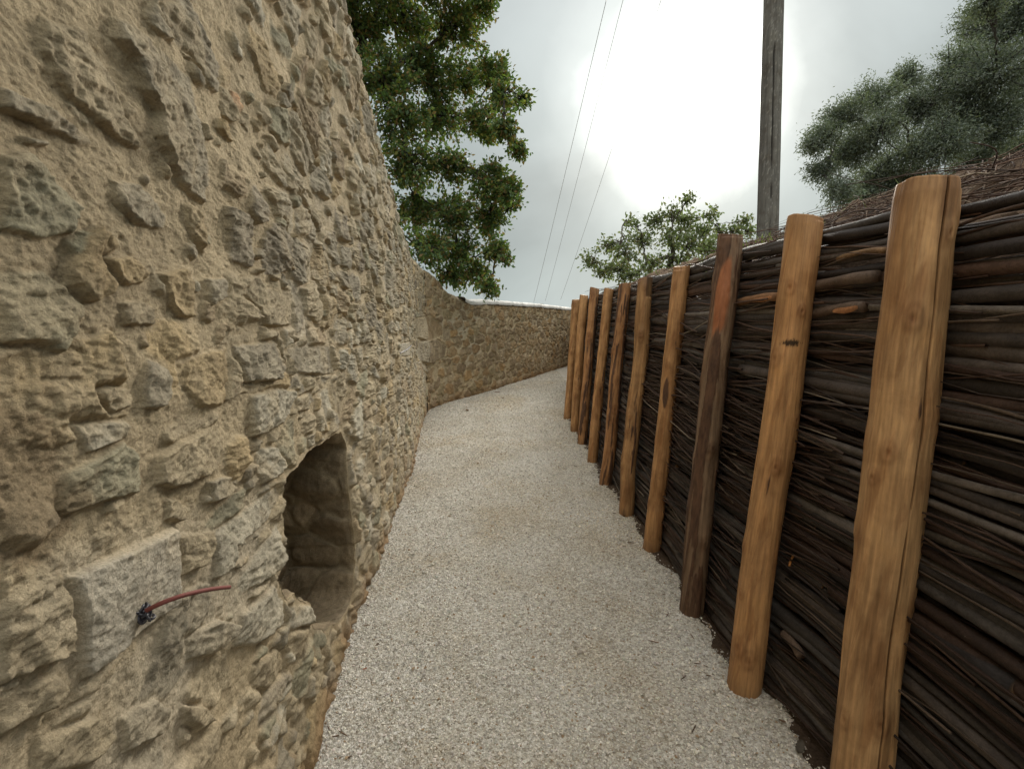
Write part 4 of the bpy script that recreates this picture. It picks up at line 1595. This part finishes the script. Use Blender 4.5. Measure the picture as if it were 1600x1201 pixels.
# small black cable on the wall further along
w0, _, _ = wall_pt(618, 552, 0.0)
w1, _, _ = wall_pt(628, 545, 0.05)
w2 = on_ray(None, 0.93, 641, 539)
t = np.linspace(0, 1, 20)[:, None]
P = (1 - t) ** 2 * w0 + 2 * t * (1 - t) * w1 + t ** 2 * w2
v, q, tt = tube(P, np.full(20, 0.005), 8, 0, 0, True)
o = mesh_obj('cable_stub', v, None, M_BLACK, None, True, None, quads=q, tris=tt)
tag(o, 'short black cable end poking out of a pale patch in the tall wall', 'cable')

# bits of twig and bark dropped on the gravel beside the fence and wall
lit = Soup()
for k in range(130):
    yy = 1.2 + rng.random() ** 1.5 * 7
    if rng.random() < 0.7:
        xx = float(brush_x(yy, 0.0)) - 0.10 - abs(rng.normal(0, 0.10))
    else:
        xx = float(np.interp(yy, PY, PX)) + 0.03 + abs(rng.normal(0, 0.06))
    an = rng.uniform(0, math.pi)
    L = rng.uniform(0.006, 0.045)
    P = np.array([[xx + math.cos(an) * L * t_, yy + math.sin(an) * L * t_, float(gz(np.array(xx), np.array(yy))) + 0.009] for t_ in (-.5, -.2, .2, .5)])
    v, q, t3 = tube(P, np.array([.6, 1, 1, .5]) * rng.uniform(0.0008, 0.0028), 5)
    lit.add(v, q, t3, np.array([0.12, 0.075, 0.045]) * rng.uniform(0.6, 1.8))
o = lit.build('litter', M_DRY)
tag(o, 'crumbs of bark and twig scattered on the gravel beside the fence and wall', 'litter', kind='stuff')

# fallen leaves and a few odd stones on the gravel
M_FALL = attr_mat('fallen_leaf', 0.7, 0.3, (60, 0.2), (300, 0.2))
FL = [((1250, 1170), 0.032, (0.10, 0.085, 0.065), 0.9, 'grey brown dead leaf on the gravel at the foot of the nearest post'),
      ((777, 613), 0.055, (0.20, 0.09, 0.05), 0.3, 'reddish brown dead leaf on the gravel near the low wall'),
      ((786, 622), 0.035, (0.16, 0.09, 0.05), 1.3, 'tiny brown dead leaf just in front of the larger one near the low wall'),
      ((570, 1043), 0.010, (0.36, 0.13, 0.06), 0.5, 'orange brown dead leaf on the gravel beside the foot of the tall wall'),
      ((730, 642), 0.05, (0.19, 0.11, 0.06), 2.1, 'brown dead leaf at the left of the path below the corner of the walls'),
      ((1222, 1128), 0.012, (0.16, 0.10, 0.06), 2.6, 'small curled brown leaf on the gravel between the two nearest posts')]
for (px, sz, cc, rot, lab) in FL:
    c = at_z(px[0], px[1], 0.01)
    m_ = 14
    uu = np.linspace(-1, 1, m_)
    wd = 0.42 * np.sqrt(np.clip(1 - uu ** 2, 0, 1)) * (1 + 0.15 * np.sin(uu * 14)) + 0.01
    rows = []
    for w_ in (-1, -.5, 0, .5, 1):
        lx, ly = uu, wd * w_
        X = c[0] + sz * (lx * math.cos(rot) - ly * math.sin(rot))
        Y = c[1] + sz * (lx * math.sin(rot) + ly * math.cos(rot))
        Z = gz(X, Y) + 0.009 + sz * (0.22 * abs(w_) ** 1.5 + 0.15 * uu ** 2)
        rows.append(np.stack([X, Y, Z], -1))
    V = np.stack(rows)
    o = mesh_obj('fallen_leaf', V.reshape(-1, 3), None, M_FALL, None, True, np.tile(cc, (5 * m_, 1)), quads=grid_quads(5, m_))
    tag(o, lab, 'leaf', 'dead leaves on the gravel')
